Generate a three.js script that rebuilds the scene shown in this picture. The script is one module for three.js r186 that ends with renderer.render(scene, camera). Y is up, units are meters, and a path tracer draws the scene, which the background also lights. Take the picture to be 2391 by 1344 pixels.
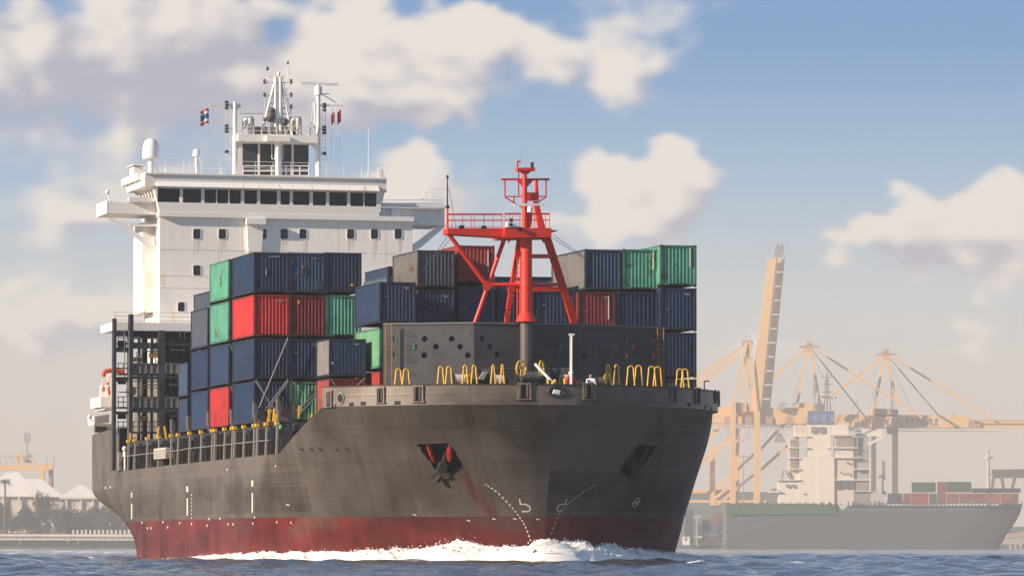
import * as THREE from 'three';
import { mergeGeometries, toCreasedNormals } from 'three/addons/utils/BufferGeometryUtils.js';
import { MarchingCubes } from 'three/addons/objects/MarchingCubes.js';
import { FontLoader } from 'three/addons/loaders/FontLoader.js';
import { TextGeometry } from 'three/addons/geometries/TextGeometry.js';
import { Brush, Evaluator, SUBTRACTION } from 'three-bvh-csg';

// ---------------------------------------------------------------- camera
const FPX = 10500, EYE = 0.8, PITCH = Math.atan(607 / FPX);       // focal length in pixels of a 2391 x 1344 frame
const scene = new THREE.Scene();
const camera = new THREE.PerspectiveCamera(2 * Math.atan(672 / FPX) * 180 / Math.PI, 2391 / 1344, 0.5, 30000);
camera.position.set(0, EYE, 0);
camera.rotation.x = PITCH;
scene.add(camera);
const renderer = new THREE.WebGLRenderer({ antialias: true });
renderer.toneMapping = THREE.LinearToneMapping;
renderer.toneMappingExposure = 1.6;
renderer.shadowMap.enabled = true;

// ---------------------------------------------------------------- random + noise
let seed = 7;
const rnd = () => { seed = (seed + 0x6d2b79f5) | 0; let t = Math.imul(seed ^ (seed >>> 15), 1 | seed); t = (t + Math.imul(t ^ (t >>> 7), 61 | t)) ^ t; return ((t ^ (t >>> 14)) >>> 0) / 4294967296; };
const rr = (a, b) => a + (b - a) * rnd();
const h2 = (x, y) => { let n = Math.imul(x, 374761393) + Math.imul(y, 668265263) | 0; n = Math.imul(n ^ (n >>> 13), 1274126177); return ((n ^ (n >>> 16)) >>> 0) / 4294967296; };
function vn(x, y) { const ix = Math.floor(x), iy = Math.floor(y); let fx = x - ix, fy = y - iy; fx = fx * fx * (3 - 2 * fx); fy = fy * fy * (3 - 2 * fy); const a = h2(ix, iy), b = h2(ix + 1, iy), c = h2(ix, iy + 1), d = h2(ix + 1, iy + 1); return a + (b - a) * fx + (c - a) * fy + (a - b - c + d) * fx * fy; }
function fbm(x, y, o = 4) { let s = 0, a = 0.5, n = 0; for (let i = 0; i < o; i++) { s += a * vn(x, y); n += a; a *= 0.5; x = x * 2.03 + 17.1; y = y * 2.03 + 5.7; } return s / n; }
const clamp = (x, a = 0, b = 1) => Math.min(b, Math.max(a, x));
const smooth = (a, b, x) => { const t = clamp((x - a) / (b - a)); return t * t * (3 - 2 * t); };
const lerp = (a, b, t) => a + (b - a) * t;

// ---------------------------------------------------------------- sky: air and clouds over the whole dome
const SUN_AZ = 62 * Math.PI / 180, SUN_EL = 21 * Math.PI / 180;
const SUN = new THREE.Vector3(-Math.sin(SUN_AZ) * Math.cos(SUN_EL), Math.sin(SUN_EL), Math.cos(SUN_AZ) * Math.cos(SUN_EL));
{
  const W = 4096, H = 4096, data = new Float32Array(W * H * 4);
  // cumulus banks: centre (degrees right of the view axis, degrees up), half-sizes, weight; the rest of the dome gets sparser cloud from noise, thinned to cool and dim the ambient light
  const banks = [], shades = [];
  const D = (px, py, w, h, k, list = banks) => list.push([Math.atan((px - 1195.5) / FPX) * 57.2958, (Math.atan((672 - py) / FPX) + PITCH) * 57.2958, w / FPX * 57.2958, h / FPX * 57.2958, k]);
  for (const a of [[60, 95, 95, 75, 1.1], [300, 140, 420, 190, .95], [620, 190, 330, 130, .9], [850, 130, 260, 130, 1.0], [900, 230, 210, 85, 1.05], [1130, 95, 170, 75, 1.0], [1270, 130, 95, 60, .9],
    [1430, 160, 95, 75, 1.15], [1480, 40, 160, 60, .45], [1430, 430, 85, 75, 1.1], [1545, 440, 115, 78, 1.15], [1630, 455, 60, 50, .9], [1490, 505, 150, 48, .9], [1330, 545, 150, 55, .5], [970, 440, 120, 80, .9],
    [2260, 560, 150, 100, 1.1], [2380, 530, 120, 110, 1.0], [2090, 580, 110, 75, .9], [2010, 540, 45, 40, .8], [2330, 680, 200, 60, .6], [2150, 440, 90, 30, .35], [190, 490, 160, 50, .95], [90, 500, 70, 40, .7],
    [200, 725, 200, 60, .9], [60, 760, 160, 60, .8], [330, 440, 130, 70, .6], [2270, 780, 220, 50, .5], [10, 680, 40, 24, .8], [1750, 830, 180, 60, .45], [1720, 700, 60, 50, .3], [120, 300, 300, 60, .5]]) D(...a);
  for (const a of [[280, 170, 400, 160, 1.1], [80, 260, 220, 80, 1], [560, 130, 230, 130, .75], [170, 535, 150, 40, .8], [120, 790, 180, 40, .75], [2110, 590, 130, 70, 1.0], [2180, 650, 120, 40, .5], [1350, 560, 120, 50, .35], [2280, 770, 200, 50, .7], [620, 290, 220, 60, .5]]) D(...a, shades);
  const air = [[0, .48, .41, .34], [1, .46, .40, .34], [2, .44, .395, .36], [3.1, .37, .40, .41], [4.75, .17, .30, .435], [6.4, .056, .19, .39], [15, .045, .15, .34], [60, .042, .13, .29], [91, .042, .13, .29]], cream = [.59, .535, .48], lav = [.27, .265, .33];
  const viewAz = -Math.PI / 2, dAz = 360 / W, dEl = 180 / H, bearing = (col) => { let d = (((col + .5) / W - .5) * 2 * Math.PI - viewAz) * 57.2958; if (d > 180) d -= 360; if (d < -180) d += 360; return d; };
  // cloud thickness of the banks, kept on a grid so that the side turned to the sun can be told from the other
  const thick = new Map(), billow = (x, y, o) => { let a = .5, v = 0, n = 0; for (let k = 0; k < o; k++) { v += a * (1 - Math.abs(2 * vn(x, y) - 1)); n += a; a *= .55; x = x * 2.1 + 7.3; y = y * 2.1 + 3.9; } return v / n; };
  const depthAt = (d, el) => {
    const wx = (fbm(d * 1.5 + 3, el * 1.8, 4) - .5) * 1.0, wy = (fbm(d * 1.5 + 71, el * 1.8 + 9, 4) - .5) * .8; let b = 0;
    for (const [bx, by, bw, bh, bk] of banks) { const q = ((d + wx - bx) / bw) ** 2 + ((el + wy - by) / bh) ** 2; if (q < 7) b = Math.max(b, bk * Math.exp(-q * .72)) + .07 * bk * Math.exp(-q); }
    return b + (billow(d * 1.25 + 5, el * 1.6 + 2, 4) - .55) * .42 + (fbm(d * 2.6 + 40, el * 3.2, 5) - .5) * .56;
  };
  for (let row = 0; row < H; row++) {
    const el = ((row + .5) / H - .5) * 180; if (el < -1 || el > 15) continue;
    for (let col = 0; col < W; col++) { const d = bearing(col); if (Math.abs(d) < 14) thick.set(row * W + col, depthAt(d, el)); }
  }
  for (let row = 0; row < H; row++) {
    const el = ((row + .5) / H - .5) * 180, e = Math.max(el, 0);
    const at = air.findIndex((a) => a[0] > e), A0 = air[at - 1], A1 = air[at], base = [1, 2, 3].map((c) => lerp(A0[c], A1[c], (e - A0[0]) / (A1[0] - A0[0])));
    for (let col = 0; col < W; col++) {
      const d = bearing(col), i = (row * W + col) * 4;
      if (row % 2 && (Math.abs(d) > 14 || el > 15)) { for (let c = 0; c < 4; c++) data[i + c] = data[i - W * 4 + c]; continue; }
      let cov = 0, sh = 0;
      if (el > -0.5) {
        const near = Math.abs(d) < 13 && el < 14, edge = near ? smooth(7.5, 12, Math.max(Math.abs(d), el - 1)) : 1;
        const k = el > 14 ? 14 / (el + 1) + .1 : 1, wild = edge > 0 ? fbm(d * .16 + 9, el * .31 * k + 3, 4) : 0;
        if (near) {
          const D0 = thick.get(row * W + col), D1 = thick.get((row + 4) * W + col - 3) ?? D0, D2 = thick.get((row + 10) * W + col - 7) ?? D0;
          const soft = .06 + .24 * smooth(.42, .64, fbm(d * .5 + 3, el * .6 + 8, 2)) + .12 * smooth(1, -5, d) + .10 * smooth(3, 1, el);
          cov = smooth(.5 - soft, .5 + soft, D0);
          let base2 = 0; for (const [bx, by, bw, bh, bk] of shades) { const q = ((d - bx) / bw) ** 2 + ((el - by) / bh) ** 2; if (q < 6) base2 = Math.max(base2, bk * Math.exp(-q * .7)); }
          sh = clamp(.06 + base2 * 1.05 + (D1 - D0) * 1.5 + (D2 - D0) * .9 + (fbm(d * 1.4 + 60, el * 2, 3) - .5) * .5 + (fbm(d * 4 + 20, el * 4.6, 3) - .5) * .55);
        }
        if (edge > 0) { const c2 = smooth(.55, .72, wild) * smooth(-1, 3, el) * (1 - .35 * smooth(30, 80, el)); cov = lerp(cov, c2, edge); sh = lerp(sh, clamp(smooth(.55, .75, wild) * .8), edge); }
        cov *= .92;
      }
      for (let c = 0; c < 3; c++) data[i + c] = lerp(base[c], lerp(cream[c], lav[c], sh), cov);
      data[i + 3] = 1;
    }
  }
  const sky = new THREE.DataTexture(data, W, H, THREE.RGBAFormat, THREE.FloatType);
  sky.mapping = THREE.EquirectangularReflectionMapping; sky.magFilter = THREE.LinearFilter; sky.needsUpdate = true;
  scene.background = sky; scene.environment = sky;
}
const sun = new THREE.DirectionalLight(new THREE.Color(1.0, 0.82, 0.63), 5.0);
sun.position.copy(SUN).multiplyScalar(400).add(new THREE.Vector3(-10, 0, -290));
sun.target.position.set(-10, 0, -290);
sun.castShadow = true;
Object.assign(sun.shadow.camera, { left: -90, right: 90, top: 80, bottom: -60, near: 10, far: 900 });
sun.shadow.mapSize.set(4096, 4096);
scene.add(sun, sun.target);
scene.fog = new THREE.FogExp2(new THREE.Color(0.98, 0.965, 0.93), 0.000155);

// ---------------------------------------------------------------- naming, building helpers
const used = new Map();
function numbered(name) { const n = used.get(name) || 0; used.set(name, n + 1); return n ? name + '_' + String(n).padStart(3, '0') : name; }
function thing(name, label, category, pos = [0, 0, 0], turn = 0, group) {
  const o = new THREE.Group(); o.name = numbered(name); scene.add(o); o.position.set(...pos); o.rotation.y = turn;
  o.userData = { label, category }; if (group) o.userData.group = group; return o;
}
const V = (x, y, z) => new THREE.Vector3(x, y, z);
function boxGeo(x0, x1, y0, y1, z0, z1) {
  const p = [], n = [], uv = [];
  const q = (a, b, c, d, nn, us) => { const P = [a, b, c, a, c, d]; for (const v of P) { p.push(...v); n.push(...nn); uv.push(v[us[0]], v[us[1]]); } };
  q([x0, y0, z1], [x1, y0, z1], [x1, y1, z1], [x0, y1, z1], [0, 0, 1], [0, 1]);
  q([x1, y0, z0], [x0, y0, z0], [x0, y1, z0], [x1, y1, z0], [0, 0, -1], [0, 1]);
  q([x0, y0, z0], [x0, y0, z1], [x0, y1, z1], [x0, y1, z0], [-1, 0, 0], [2, 1]);
  q([x1, y0, z1], [x1, y0, z0], [x1, y1, z0], [x1, y1, z1], [1, 0, 0], [2, 1]);
  q([x0, y1, z1], [x1, y1, z1], [x1, y1, z0], [x0, y1, z0], [0, 1, 0], [0, 2]);
  q([x0, y0, z0], [x1, y0, z0], [x1, y0, z1], [x0, y0, z1], [0, -1, 0], [0, 2]);
  return rawGeo(p, n, uv);
}
function rawGeo(p, n, uv, idx) {
  const g = new THREE.BufferGeometry();
  g.setAttribute('position', new THREE.Float32BufferAttribute(p, 3));
  g.setAttribute('uv', new THREE.Float32BufferAttribute(uv ?? new Array(p.length / 3 * 2).fill(0), 2));
  if (idx) g.setIndex(idx);
  if (n) g.setAttribute('normal', new THREE.Float32BufferAttribute(n, 3)); else g.computeVertexNormals();
  return g;
}
class MB {
  constructor() { this.g = []; }
  add(g, m) { if (g.index) g = g.toNonIndexed(); else if (m) g = g.clone(); if (m) g.applyMatrix4(m); if (!g.attributes.normal) g.computeVertexNormals(); for (const k of Object.keys(g.attributes)) if (!['position', 'normal', 'uv'].includes(k)) g.deleteAttribute(k); g.clearGroups(); this.g.push(g); return this; }
  box(x0, x1, y0, y1, z0, z1) { return this.add(boxGeo(Math.min(x0, x1), Math.max(x0, x1), Math.min(y0, y1), Math.max(y0, y1), Math.min(z0, z1), Math.max(z0, z1))); }
  bar(a, b, w, d = w, up = V(0, 0, 1)) {           // square section from a to b
    const z = b.clone().sub(a), l = z.length(); if (l < 1e-4) return this; z.normalize();
    let x = new THREE.Vector3().crossVectors(up, z); if (x.lengthSq() < 1e-4) x = new THREE.Vector3().crossVectors(V(1, 0, 0), z); x.normalize();
    const y = new THREE.Vector3().crossVectors(z, x);
    return this.add(boxGeo(-w / 2, w / 2, -d / 2, d / 2, 0, l), new THREE.Matrix4().makeBasis(x, y, z).setPosition(a));
  }
  tube(a, b, r, r2 = r, seg = 8) {
    const z = b.clone().sub(a), l = z.length(); if (l < 1e-4) return this;
    const g = new THREE.CylinderGeometry(r2, r, l, seg, 1); g.translate(0, l / 2, 0);
    return this.add(g, new THREE.Matrix4().compose(a, new THREE.Quaternion().setFromUnitVectors(V(0, 1, 0), z.normalize()), V(1, 1, 1)));
  }
  path(pts, r, seg = 6, n) { const c = new THREE.CatmullRomCurve3(pts, false, 'catmullrom', .4); return this.add(new THREE.TubeGeometry(c, n ?? pts.length * 4, r, seg, false)); }
  ball(c, r, sy = 1, sx = 1, sz = 1, d = 12) { const g = new THREE.SphereGeometry(r, d, Math.max(6, d * .7 | 0)); g.scale(sx, sy, sz); g.translate(c.x, c.y, c.z); return this.add(g); }
  quad(a, b, c, d) { const n = b.clone().sub(a).cross(c.clone().sub(a)).normalize(); const p = []; for (const v of [a, b, c, a, c, d]) p.push(v.x, v.y, v.z); const nn = []; for (let i = 0; i < 6; i++) nn.push(n.x, n.y, n.z); return this.add(rawGeo(p, nn, [0, 0, 1, 0, 1, 1, 0, 0, 1, 1, 0, 1])); }
  prism(pts, dir) { // closed prism from a planar loop of points and an extrusion vector
    const n = pts.length, c = pts.reduce((s, p) => s.add(p), V(0, 0, 0)).multiplyScalar(1 / n), P = [];
    const tri = (a, b, d) => P.push(a.x, a.y, a.z, b.x, b.y, b.z, d.x, d.y, d.z);
    const nn = V(0, 0, 0); for (let i = 0; i < n; i++) nn.add(pts[i].clone().sub(c).cross(pts[(i + 1) % n].clone().sub(c)));
    const L = nn.dot(dir) > 0 ? [...pts].reverse() : pts, T = L.map((p) => p.clone().add(dir));
    const flat = (loop, flip) => { // ear-clipped with ShapeUtils in the loop's own plane
      const z = nn.clone().normalize(), x = loop[1].clone().sub(loop[0]).normalize(), y = z.clone().cross(x);
      for (const f of THREE.ShapeUtils.triangulateShape(loop.map((p) => new THREE.Vector2(p.dot(x), p.dot(y))), [])) { const [a, b, d] = f.map((k) => loop[k]); const up = b.clone().sub(a).cross(d.clone().sub(a)).dot(dir) > 0; (up === flip) ? tri(a, b, d) : tri(a, d, b); }
    };
    flat(L, false); flat(T, true);
    for (let i = 0; i < n; i++) { const j = (i + 1) % n; tri(L[i], L[j], T[j]); tri(L[i], T[j], T[i]); }
    const g = rawGeo(P, null, null); g.computeVertexNormals(); return this.add(g);
  }
  build(name, mat, parent, tagged) {
    const m = new THREE.Mesh(this.g.length === 1 ? this.g[0] : mergeGeometries(this.g), mat);
    m.name = parent === scene ? numbered(name) : name; m.castShadow = m.receiveShadow = true; parent.add(m);
    if (tagged) Object.assign(m.userData, tagged); return m;
  }
}
function meshPart(name, geo, mat, parent, tagged) { const m = new THREE.Mesh(geo, mat); m.name = parent === scene ? numbered(name) : name; m.castShadow = m.receiveShadow = true; parent.add(m); if (tagged) Object.assign(m.userData, tagged); return m; }

// ---------------------------------------------------------------- materials
function tex(w, h, f, srgb = true) {
  const d = new Uint8Array(w * h * 4);
  for (let y = 0; y < h; y++) for (let x = 0; x < w; x++) { const c = f(x, y), i = (y * w + x) * 4; d[i] = c[0] * 255; d[i + 1] = c[1] * 255; d[i + 2] = c[2] * 255; d[i + 3] = 255; }
  const t = new THREE.DataTexture(d, w, h, THREE.RGBAFormat); t.wrapS = t.wrapT = THREE.RepeatWrapping; t.magFilter = THREE.LinearFilter; if (srgb) t.colorSpace = THREE.SRGBColorSpace; t.needsUpdate = true; return t;
}
const tile = (x, y, w, s, o) => { const u = x / w, v = y / w, f = (a, b) => fbm(a * s, b * s, o); return lerp(lerp(f(u, v), f(u - 1, v), u), lerp(f(u, v - 1), f(u - 1, v - 1), u), v); };
// general grime: soft blotches, vertical rain streaks, flecks of rust; a multiplier of the paint's colour, 6 m a side
const grime = tex(512, 512, (x, y) => {
  const a = tile(x, y, 512, 6, 5), s = tile(x, y * .06, 512, 60, 3), r = smooth(.62, .74, tile(x + 200, y * .6, 512, 18, 4)) * .7;
  const v = clamp(.92 + (a - .5) * .42 + (s - .5) * .2);
  return [v * (1 - r * .1), v * (1 - r * .42), v * (1 - r * .6)];
});
grime.repeat.set(1 / 6, 1 / 6);
const faint = tex(512, 512, (x, y) => { const a = tile(x, y, 512, 5, 5), s = tile(x, y * .05, 512, 70, 3); const v = clamp(.97 + (a - .5) * .08 + (s - .5) * .05); const r = smooth(.7, .82, tile(x + 90, y * .25, 512, 22, 3)) * .25; return [v, v * (1 - r * .3), v * (1 - r * .6)]; });
faint.repeat.set(1 / 9, 1 / 9);
const C = (r, g, b) => new THREE.Color().setRGB(r, g, b);
const M = (r, g, b, o = {}) => new THREE.MeshStandardMaterial({ color: C(r, g, b), roughness: .55, ...o });
const white = M(.92, .88, .81, { map: faint, roughness: .5 }), whiteTrim = M(.80, .78, .74, { roughness: .5 });
const grey = M(.046, .049, .060, { map: grime, roughness: .55 }), darkSteel = M(.030, .033, .042, { map: grime, roughness: .6 }), paleSteel = M(.24, .22, .20, { roughness: .5 });
const black = M(.012, .012, .014, { roughness: .6 }), yellow = M(.80, .46, .03, { roughness: .45 }), orangeRed = M(.66, .030, .012, { roughness: .42 });
const glassBridge = new THREE.MeshPhysicalMaterial({ color: C(.06, .08, .13), roughness: .03, transmission: 1, thickness: 0, specularIntensity: .7 });
const glass = new THREE.MeshPhysicalMaterial({ color: C(.014, .02, .035), roughness: .06, specularIntensity: .8 });
const chrome = M(.45, .44, .42, { metalness: .6, roughness: .3 });

// ---------------------------------------------------------------- sight lines -> places (survey of the photograph)
const cp = Math.cos(PITCH), sp = Math.sin(PITCH);
function ray(px, py) { const x = (px - 1195.5) / FPX, y = (672 - py) / FPX; return V(x, y * cp + sp, y * sp - cp); }
function atDepth(px, py, z) { const d = ray(px, py); return d.multiplyScalar(z / -d.z).add(V(0, EYE, 0)); }
// the ship's own frame: x to port, y up, z towards the bow; origin under the middle of the bow bulwark
const YAW = Math.atan(2977 / FPX), ORG = V(2.65, 0, -254.5), FWD = V(Math.sin(YAW), 0, Math.cos(YAW)), PORT = V(Math.cos(YAW), 0, -Math.sin(YAW));
const toShip = (p) => { const d = p.clone().sub(ORG); return V(d.dot(PORT), p.y, d.dot(FWD)); };
const toWorld = (p) => ORG.clone().addScaledVector(PORT, p.x).addScaledVector(FWD, p.z).setY(p.y);
const along = (px, py, k) => toShip(V(0, EYE, 0).addScaledVector(ray(px, py), k));
function onS(px, py, s) { const a = along(px, py, 0), b = along(px, py, 1), k = (s - a.z) / (b.z - a.z); return a.lerp(b, k); }
function onU(px, py, u) { const a = along(px, py, 0), b = along(px, py, 1), k = (u - a.x) / (b.x - a.x); return a.lerp(b, k); }
function onH(px, py, h) { const a = along(px, py, 0), b = along(px, py, 1), k = (h - a.y) / (b.y - a.y); return a.lerp(b, k); }

// ================================================================ the big ship: hull
const stem = (h) => h < 2.6 ? lerp(-2.95, -2.7, clamp((h + 1) / 3.6)) : h < 5 ? lerp(-2.7, -1.9, (h - 2.6) / 2.4) : lerp(-1.9, -.1, clamp((h - 5) / 4.4));
function half(s, h) {
  const x = stem(h) - s; if (x <= 0) return 0;
  const w = Math.pow(clamp(h / 8.9, 0, 1), .6), a = 1 - Math.min(x / 17.5, 1), b = 1 - Math.min(x / 24, 1);
  let t = Math.min(13.5, 14.3 * lerp(1 - b * b, Math.sqrt(1 - a * a), w));
  if (s < -47) { const A = 2.5 + 6.5 * (1 - smooth(0, 5.2, h)), q = (-47 - s) / 38; t -= A * q * q; }
  return t;
}
function onHull(px, py) {
  const d = ray(px, py), f = (k) => { const p = toShip(V(0, EYE, 0).addScaledVector(d, k)); return [Math.abs(p.x) - half(p.z, Math.min(p.y, 8.9)), p]; };
  let k = 235, lo = k; for (; k < 350; k += .1) { if (f(k)[0] < 0 && f(k)[1].z > -85) break; lo = k; }
  if (k >= 350) return null;
  let hi = k; for (let i = 0; i < 30; i++) { const m = (lo + hi) / 2; f(m)[0] < 0 ? hi = m : lo = m; }
  const p = f(hi)[1], F = (q) => Math.abs(q.x) - half(q.z, Math.min(q.y, 8.9)), e = .02;
  p.normal = V(F(p.clone().setX(p.x + e)) - F(p.clone().setX(p.x - e)), F(p.clone().setY(p.y + e)) - F(p.clone().setY(p.y - e)), F(p.clone().setZ(p.z + e)) - F(p.clone().setZ(p.z - e))).normalize();
  return p;
}
const ship = thing('cargo_ship', 'large dark grey container ship with red lower hull and white bridge tower sailing bow first', 'ship', ORG.toArray(), YAW);
const topEdge = (s) => s > -8 ? 8.9 : s > -12.7 ? lerp(8.9, 6.3, (-8 - s) / 4.7) : lerp(6.3, 6.1, clamp((-12.7 - s) / 50));
function hullSheet(h0, topFn, N, Mr, s1, closed) {
  const p = [], uv = [], idx = [], id = (k, i, j) => (k * (N + 1) + i) * (Mr + 1) + j;
  for (const side of [-1, 1]) for (let i = 0; i <= N; i++) {
    const q = i / N, qq = q < .5 ? lerp(q, 4 * q * q * .5, .75) * .62 : lerp(.31 * 1, 1, (q - .5) * 2), sTop = lerp(stem(8.9), s1, qq);
    for (let j = 0; j <= Mr; j++) {
      const h = lerp(h0, topFn(sTop), j / Mr), s = lerp(stem(h), s1, qq), t = half(s, h);
      p.push(side * t, h, s); uv.push(side < 0 ? (-s + t) / 100 : .5 + (s - t) / 100, h / 11);
    }
  }
  const quad = (a, b, c, d) => idx.push(a, b, c, a, c, d);
  for (let i = 0; i < N; i++) for (let j = 0; j < Mr; j++) {
    quad(id(0, i, j), id(0, i, j + 1), id(0, i + 1, j + 1), id(0, i + 1, j));
    quad(id(1, i, j), id(1, i + 1, j), id(1, i + 1, j + 1), id(1, i, j + 1));
  }
  const shell = rawGeo(p, null, uv, idx);
  const g = [shell.toNonIndexed()];
  if (closed) {
    const P = [], U = [], tri = (...v) => { for (const k of v) { P.push(p[k * 3], p[k * 3 + 1], p[k * 3 + 2]); U.push(.5, .9); } };
    for (let i = 0; i < N; i++) for (const j of [0, Mr]) { const a = id(0, i, j), b = id(1, i, j), c = id(1, i + 1, j), d = id(0, i + 1, j); j ? (tri(a, b, c), tri(a, c, d)) : (tri(a, c, b), tri(a, d, c)); }
    for (let j = 0; j < Mr; j++) { const a = id(0, N, j), b = id(1, N, j), c = id(1, N, j + 1), d = id(0, N, j + 1); tri(a, c, b); tri(a, d, c); }
    g.push(rawGeo(P, null, U));
  }
  return mergeGeometries(g);
}
// paint with its weathering, over (distance along the plating, height): blotches, rain runs, scuffs of fenders, the rust run under the anchor; also sunlight on the flat side, painted in
const rustRun = [[1040, 1108], [1085, 1110], [1100, 1135], [1120, 1165], [1142, 1195]].map(([x, y]) => { const q = onHull(x, y); return [(-q.z + Math.abs(q.x)), q.y]; });
const hullMap = tex(2048, 512, (x, y) => {
  const w = x / 2048 * 100, h = y / 512 * 11;
  let v = .80 + (fbm(w * .35, h * .5, 5) - .5) * .38 + (fbm(w * 2.2, h * .18 + 40, 4) - .5) * .15;
  v *= 1 + .16 * smooth(19, 27, w);  // lighter amidships: some chalky paint, mostly the sun on that side painted in
  v *= 1 - .12 * smooth(.62, .7, fbm(w * .13 + 8, h * .45 + 3, 3));
  if (w > 24 && w < 75) { v *= 1 - .10 * smooth(.1, 0, Math.abs(h - 4.55)) - .05 * smooth(.06, 0, Math.abs(h - 5.6)); if (h > 5.2) v *= 1.1; if (h > 2.9 && h < 4.4) v *= .88 + .05 * (vn(Math.floor(w / 4) * 3, 1)); }
  let r = .5 * smooth(.72, .82, fbm(w * 3, h * .5 + 9, 4)) * smooth(4, 2.6, h);
  for (let k = 1; k < rustRun.length; k++) { const [a, b] = rustRun[k - 1], [c, d] = rustRun[k], L = (c - a) ** 2 + (d - b) ** 2, t = clamp(((w - a) * (c - a) + (h - b) * (d - b)) / L), q = Math.hypot(w - a - t * (c - a), h - b - t * (d - b)); if (k > 1) r = Math.max(r, .48 * Math.exp(-((q / .42) ** 2)) * (.25 + 1.3 * fbm(w * 5, h * .7, 4))); }
  const pw = Math.abs(w / 6.2 - Math.round(w / 6.2)) * 6.2, ph = Math.abs(h / 1.9 - Math.round(h / 1.9)) * 1.9; if (pw < .05 || ph < .04) v *= .93;
  v = clamp(v, .2, 1); r = clamp(r, 0, .85);
  return [v * (1 + r * .0), v * (1 - r * .72), v * (1 - r * .70)];
});
const hullBump = tex(2048, 512, (x, y) => { // dents between the frames, weld seams of the plates
  const w = x / 2048 * 100, h = y / 512 * 11, fw = w / .8 - Math.floor(w / .8), pw = Math.abs(w / 6.2 - Math.round(w / 6.2)) * 6.2, ph = Math.abs(h / 1.9 - Math.round(h / 1.9)) * 1.9;
  let v = .5 - .14 * Math.sin(fw * Math.PI) * fbm(w * .4, h * .7, 3) + (fbm(w * .9, h * 1.3, 4) - .5) * .3; if (pw < .06 || ph < .05) v += .22; return [v, v, v];
}, false);
const bottomMap = tex(2048, 256, (x, y) => {
  const w = x / 2048 * 100, h = y / 256 * 11 * .25;
  let v = .74 + (fbm(w * .3, h * .8, 5) - .5) * .5 + (fbm(w * 2.4, h * .25 + 20, 4) - .5) * .3;
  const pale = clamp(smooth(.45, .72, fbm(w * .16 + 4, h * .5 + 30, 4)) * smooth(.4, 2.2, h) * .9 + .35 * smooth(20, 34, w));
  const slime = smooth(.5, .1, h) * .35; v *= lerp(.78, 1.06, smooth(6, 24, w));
  v = clamp(v, .15, 1);
  return [v * lerp(1, .95, pale), v * lerp(lerp(.42, 1.0, pale), .8, slime), v * lerp(lerp(.46, 1.0, pale), .7, slime)];
});
bottomMap.repeat.set(1, 4);
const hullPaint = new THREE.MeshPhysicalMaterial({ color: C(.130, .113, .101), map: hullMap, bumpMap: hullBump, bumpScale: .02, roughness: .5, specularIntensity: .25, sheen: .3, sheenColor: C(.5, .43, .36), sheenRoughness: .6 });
const bottomPaint = M(.205, .070, .058, { map: bottomMap, roughness: .55 });
const pocketPaint = M(.012, .012, .016, { roughness: .7 });
// anchor pockets, cut out of the plating on both bows
const pocketPx = [[969, 1036], [1046, 1034], [1070, 1062], [1086, 1092], [1074, 1103], [1052, 1113], [1012, 1113], [1020, 1102]];
const pocketPts = pocketPx.map(([x, y]) => onHull(x, y)), pocketN = pocketPts.reduce((a, p) => a.add(p.normal), V(0, 0, 0)).normalize();
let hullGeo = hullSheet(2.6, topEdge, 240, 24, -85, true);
let hull;
{
  const ev = new Evaluator(); ev.useGroups = true; ev.attributes = ['position', 'normal', 'uv'];
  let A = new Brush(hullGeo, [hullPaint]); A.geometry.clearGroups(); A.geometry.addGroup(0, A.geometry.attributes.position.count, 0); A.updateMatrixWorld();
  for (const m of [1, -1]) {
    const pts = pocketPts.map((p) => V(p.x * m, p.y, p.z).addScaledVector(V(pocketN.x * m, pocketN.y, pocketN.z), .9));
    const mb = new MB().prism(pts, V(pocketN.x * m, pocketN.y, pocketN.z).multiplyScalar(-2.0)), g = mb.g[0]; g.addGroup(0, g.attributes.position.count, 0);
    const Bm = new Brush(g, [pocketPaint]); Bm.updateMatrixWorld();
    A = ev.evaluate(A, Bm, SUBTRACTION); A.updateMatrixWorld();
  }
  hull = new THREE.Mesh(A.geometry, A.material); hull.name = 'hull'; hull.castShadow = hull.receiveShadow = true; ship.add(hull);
}
meshPart('lower_hull', hullSheet(-1.5, () => 2.6, 200, 12, -85, false), bottomPaint, ship, { label: 'red antifouling paint below the grey topsides' });
// stern plating rising above the main deck
{
  const strip = (s0, s1, h0, h1, side) => { const n = 16, p = [], uv = [], idx = []; for (let i = 0; i <= n; i++) for (let j = 0; j <= 1; j++) { const s = lerp(s0, s1, i / n), h = j ? h1 : h0, t = half(s, 6.2); p.push(side * t, h, s); uv.push((-s + t) / 100, h / 11); } for (let i = 0; i < n; i++) { const a = i * 2; side < 0 ? idx.push(a, a + 1, a + 3, a, a + 3, a + 2) : idx.push(a, a + 3, a + 1, a, a + 2, a + 3); } return rawGeo(p, null, uv, idx); };
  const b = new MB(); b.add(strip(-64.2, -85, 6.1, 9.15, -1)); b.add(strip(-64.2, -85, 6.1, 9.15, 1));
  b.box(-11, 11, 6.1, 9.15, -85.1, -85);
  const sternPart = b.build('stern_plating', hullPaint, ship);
  const e = onS(259, 1010, -64.2);
  new MB().box(-half(-64.2, 6.2) - .02, -half(-64.2, 6.2) + .5, 6.1, 9.15, -64.2, -63.9).build('edge_frame', darkSteel, sternPart);
}
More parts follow.
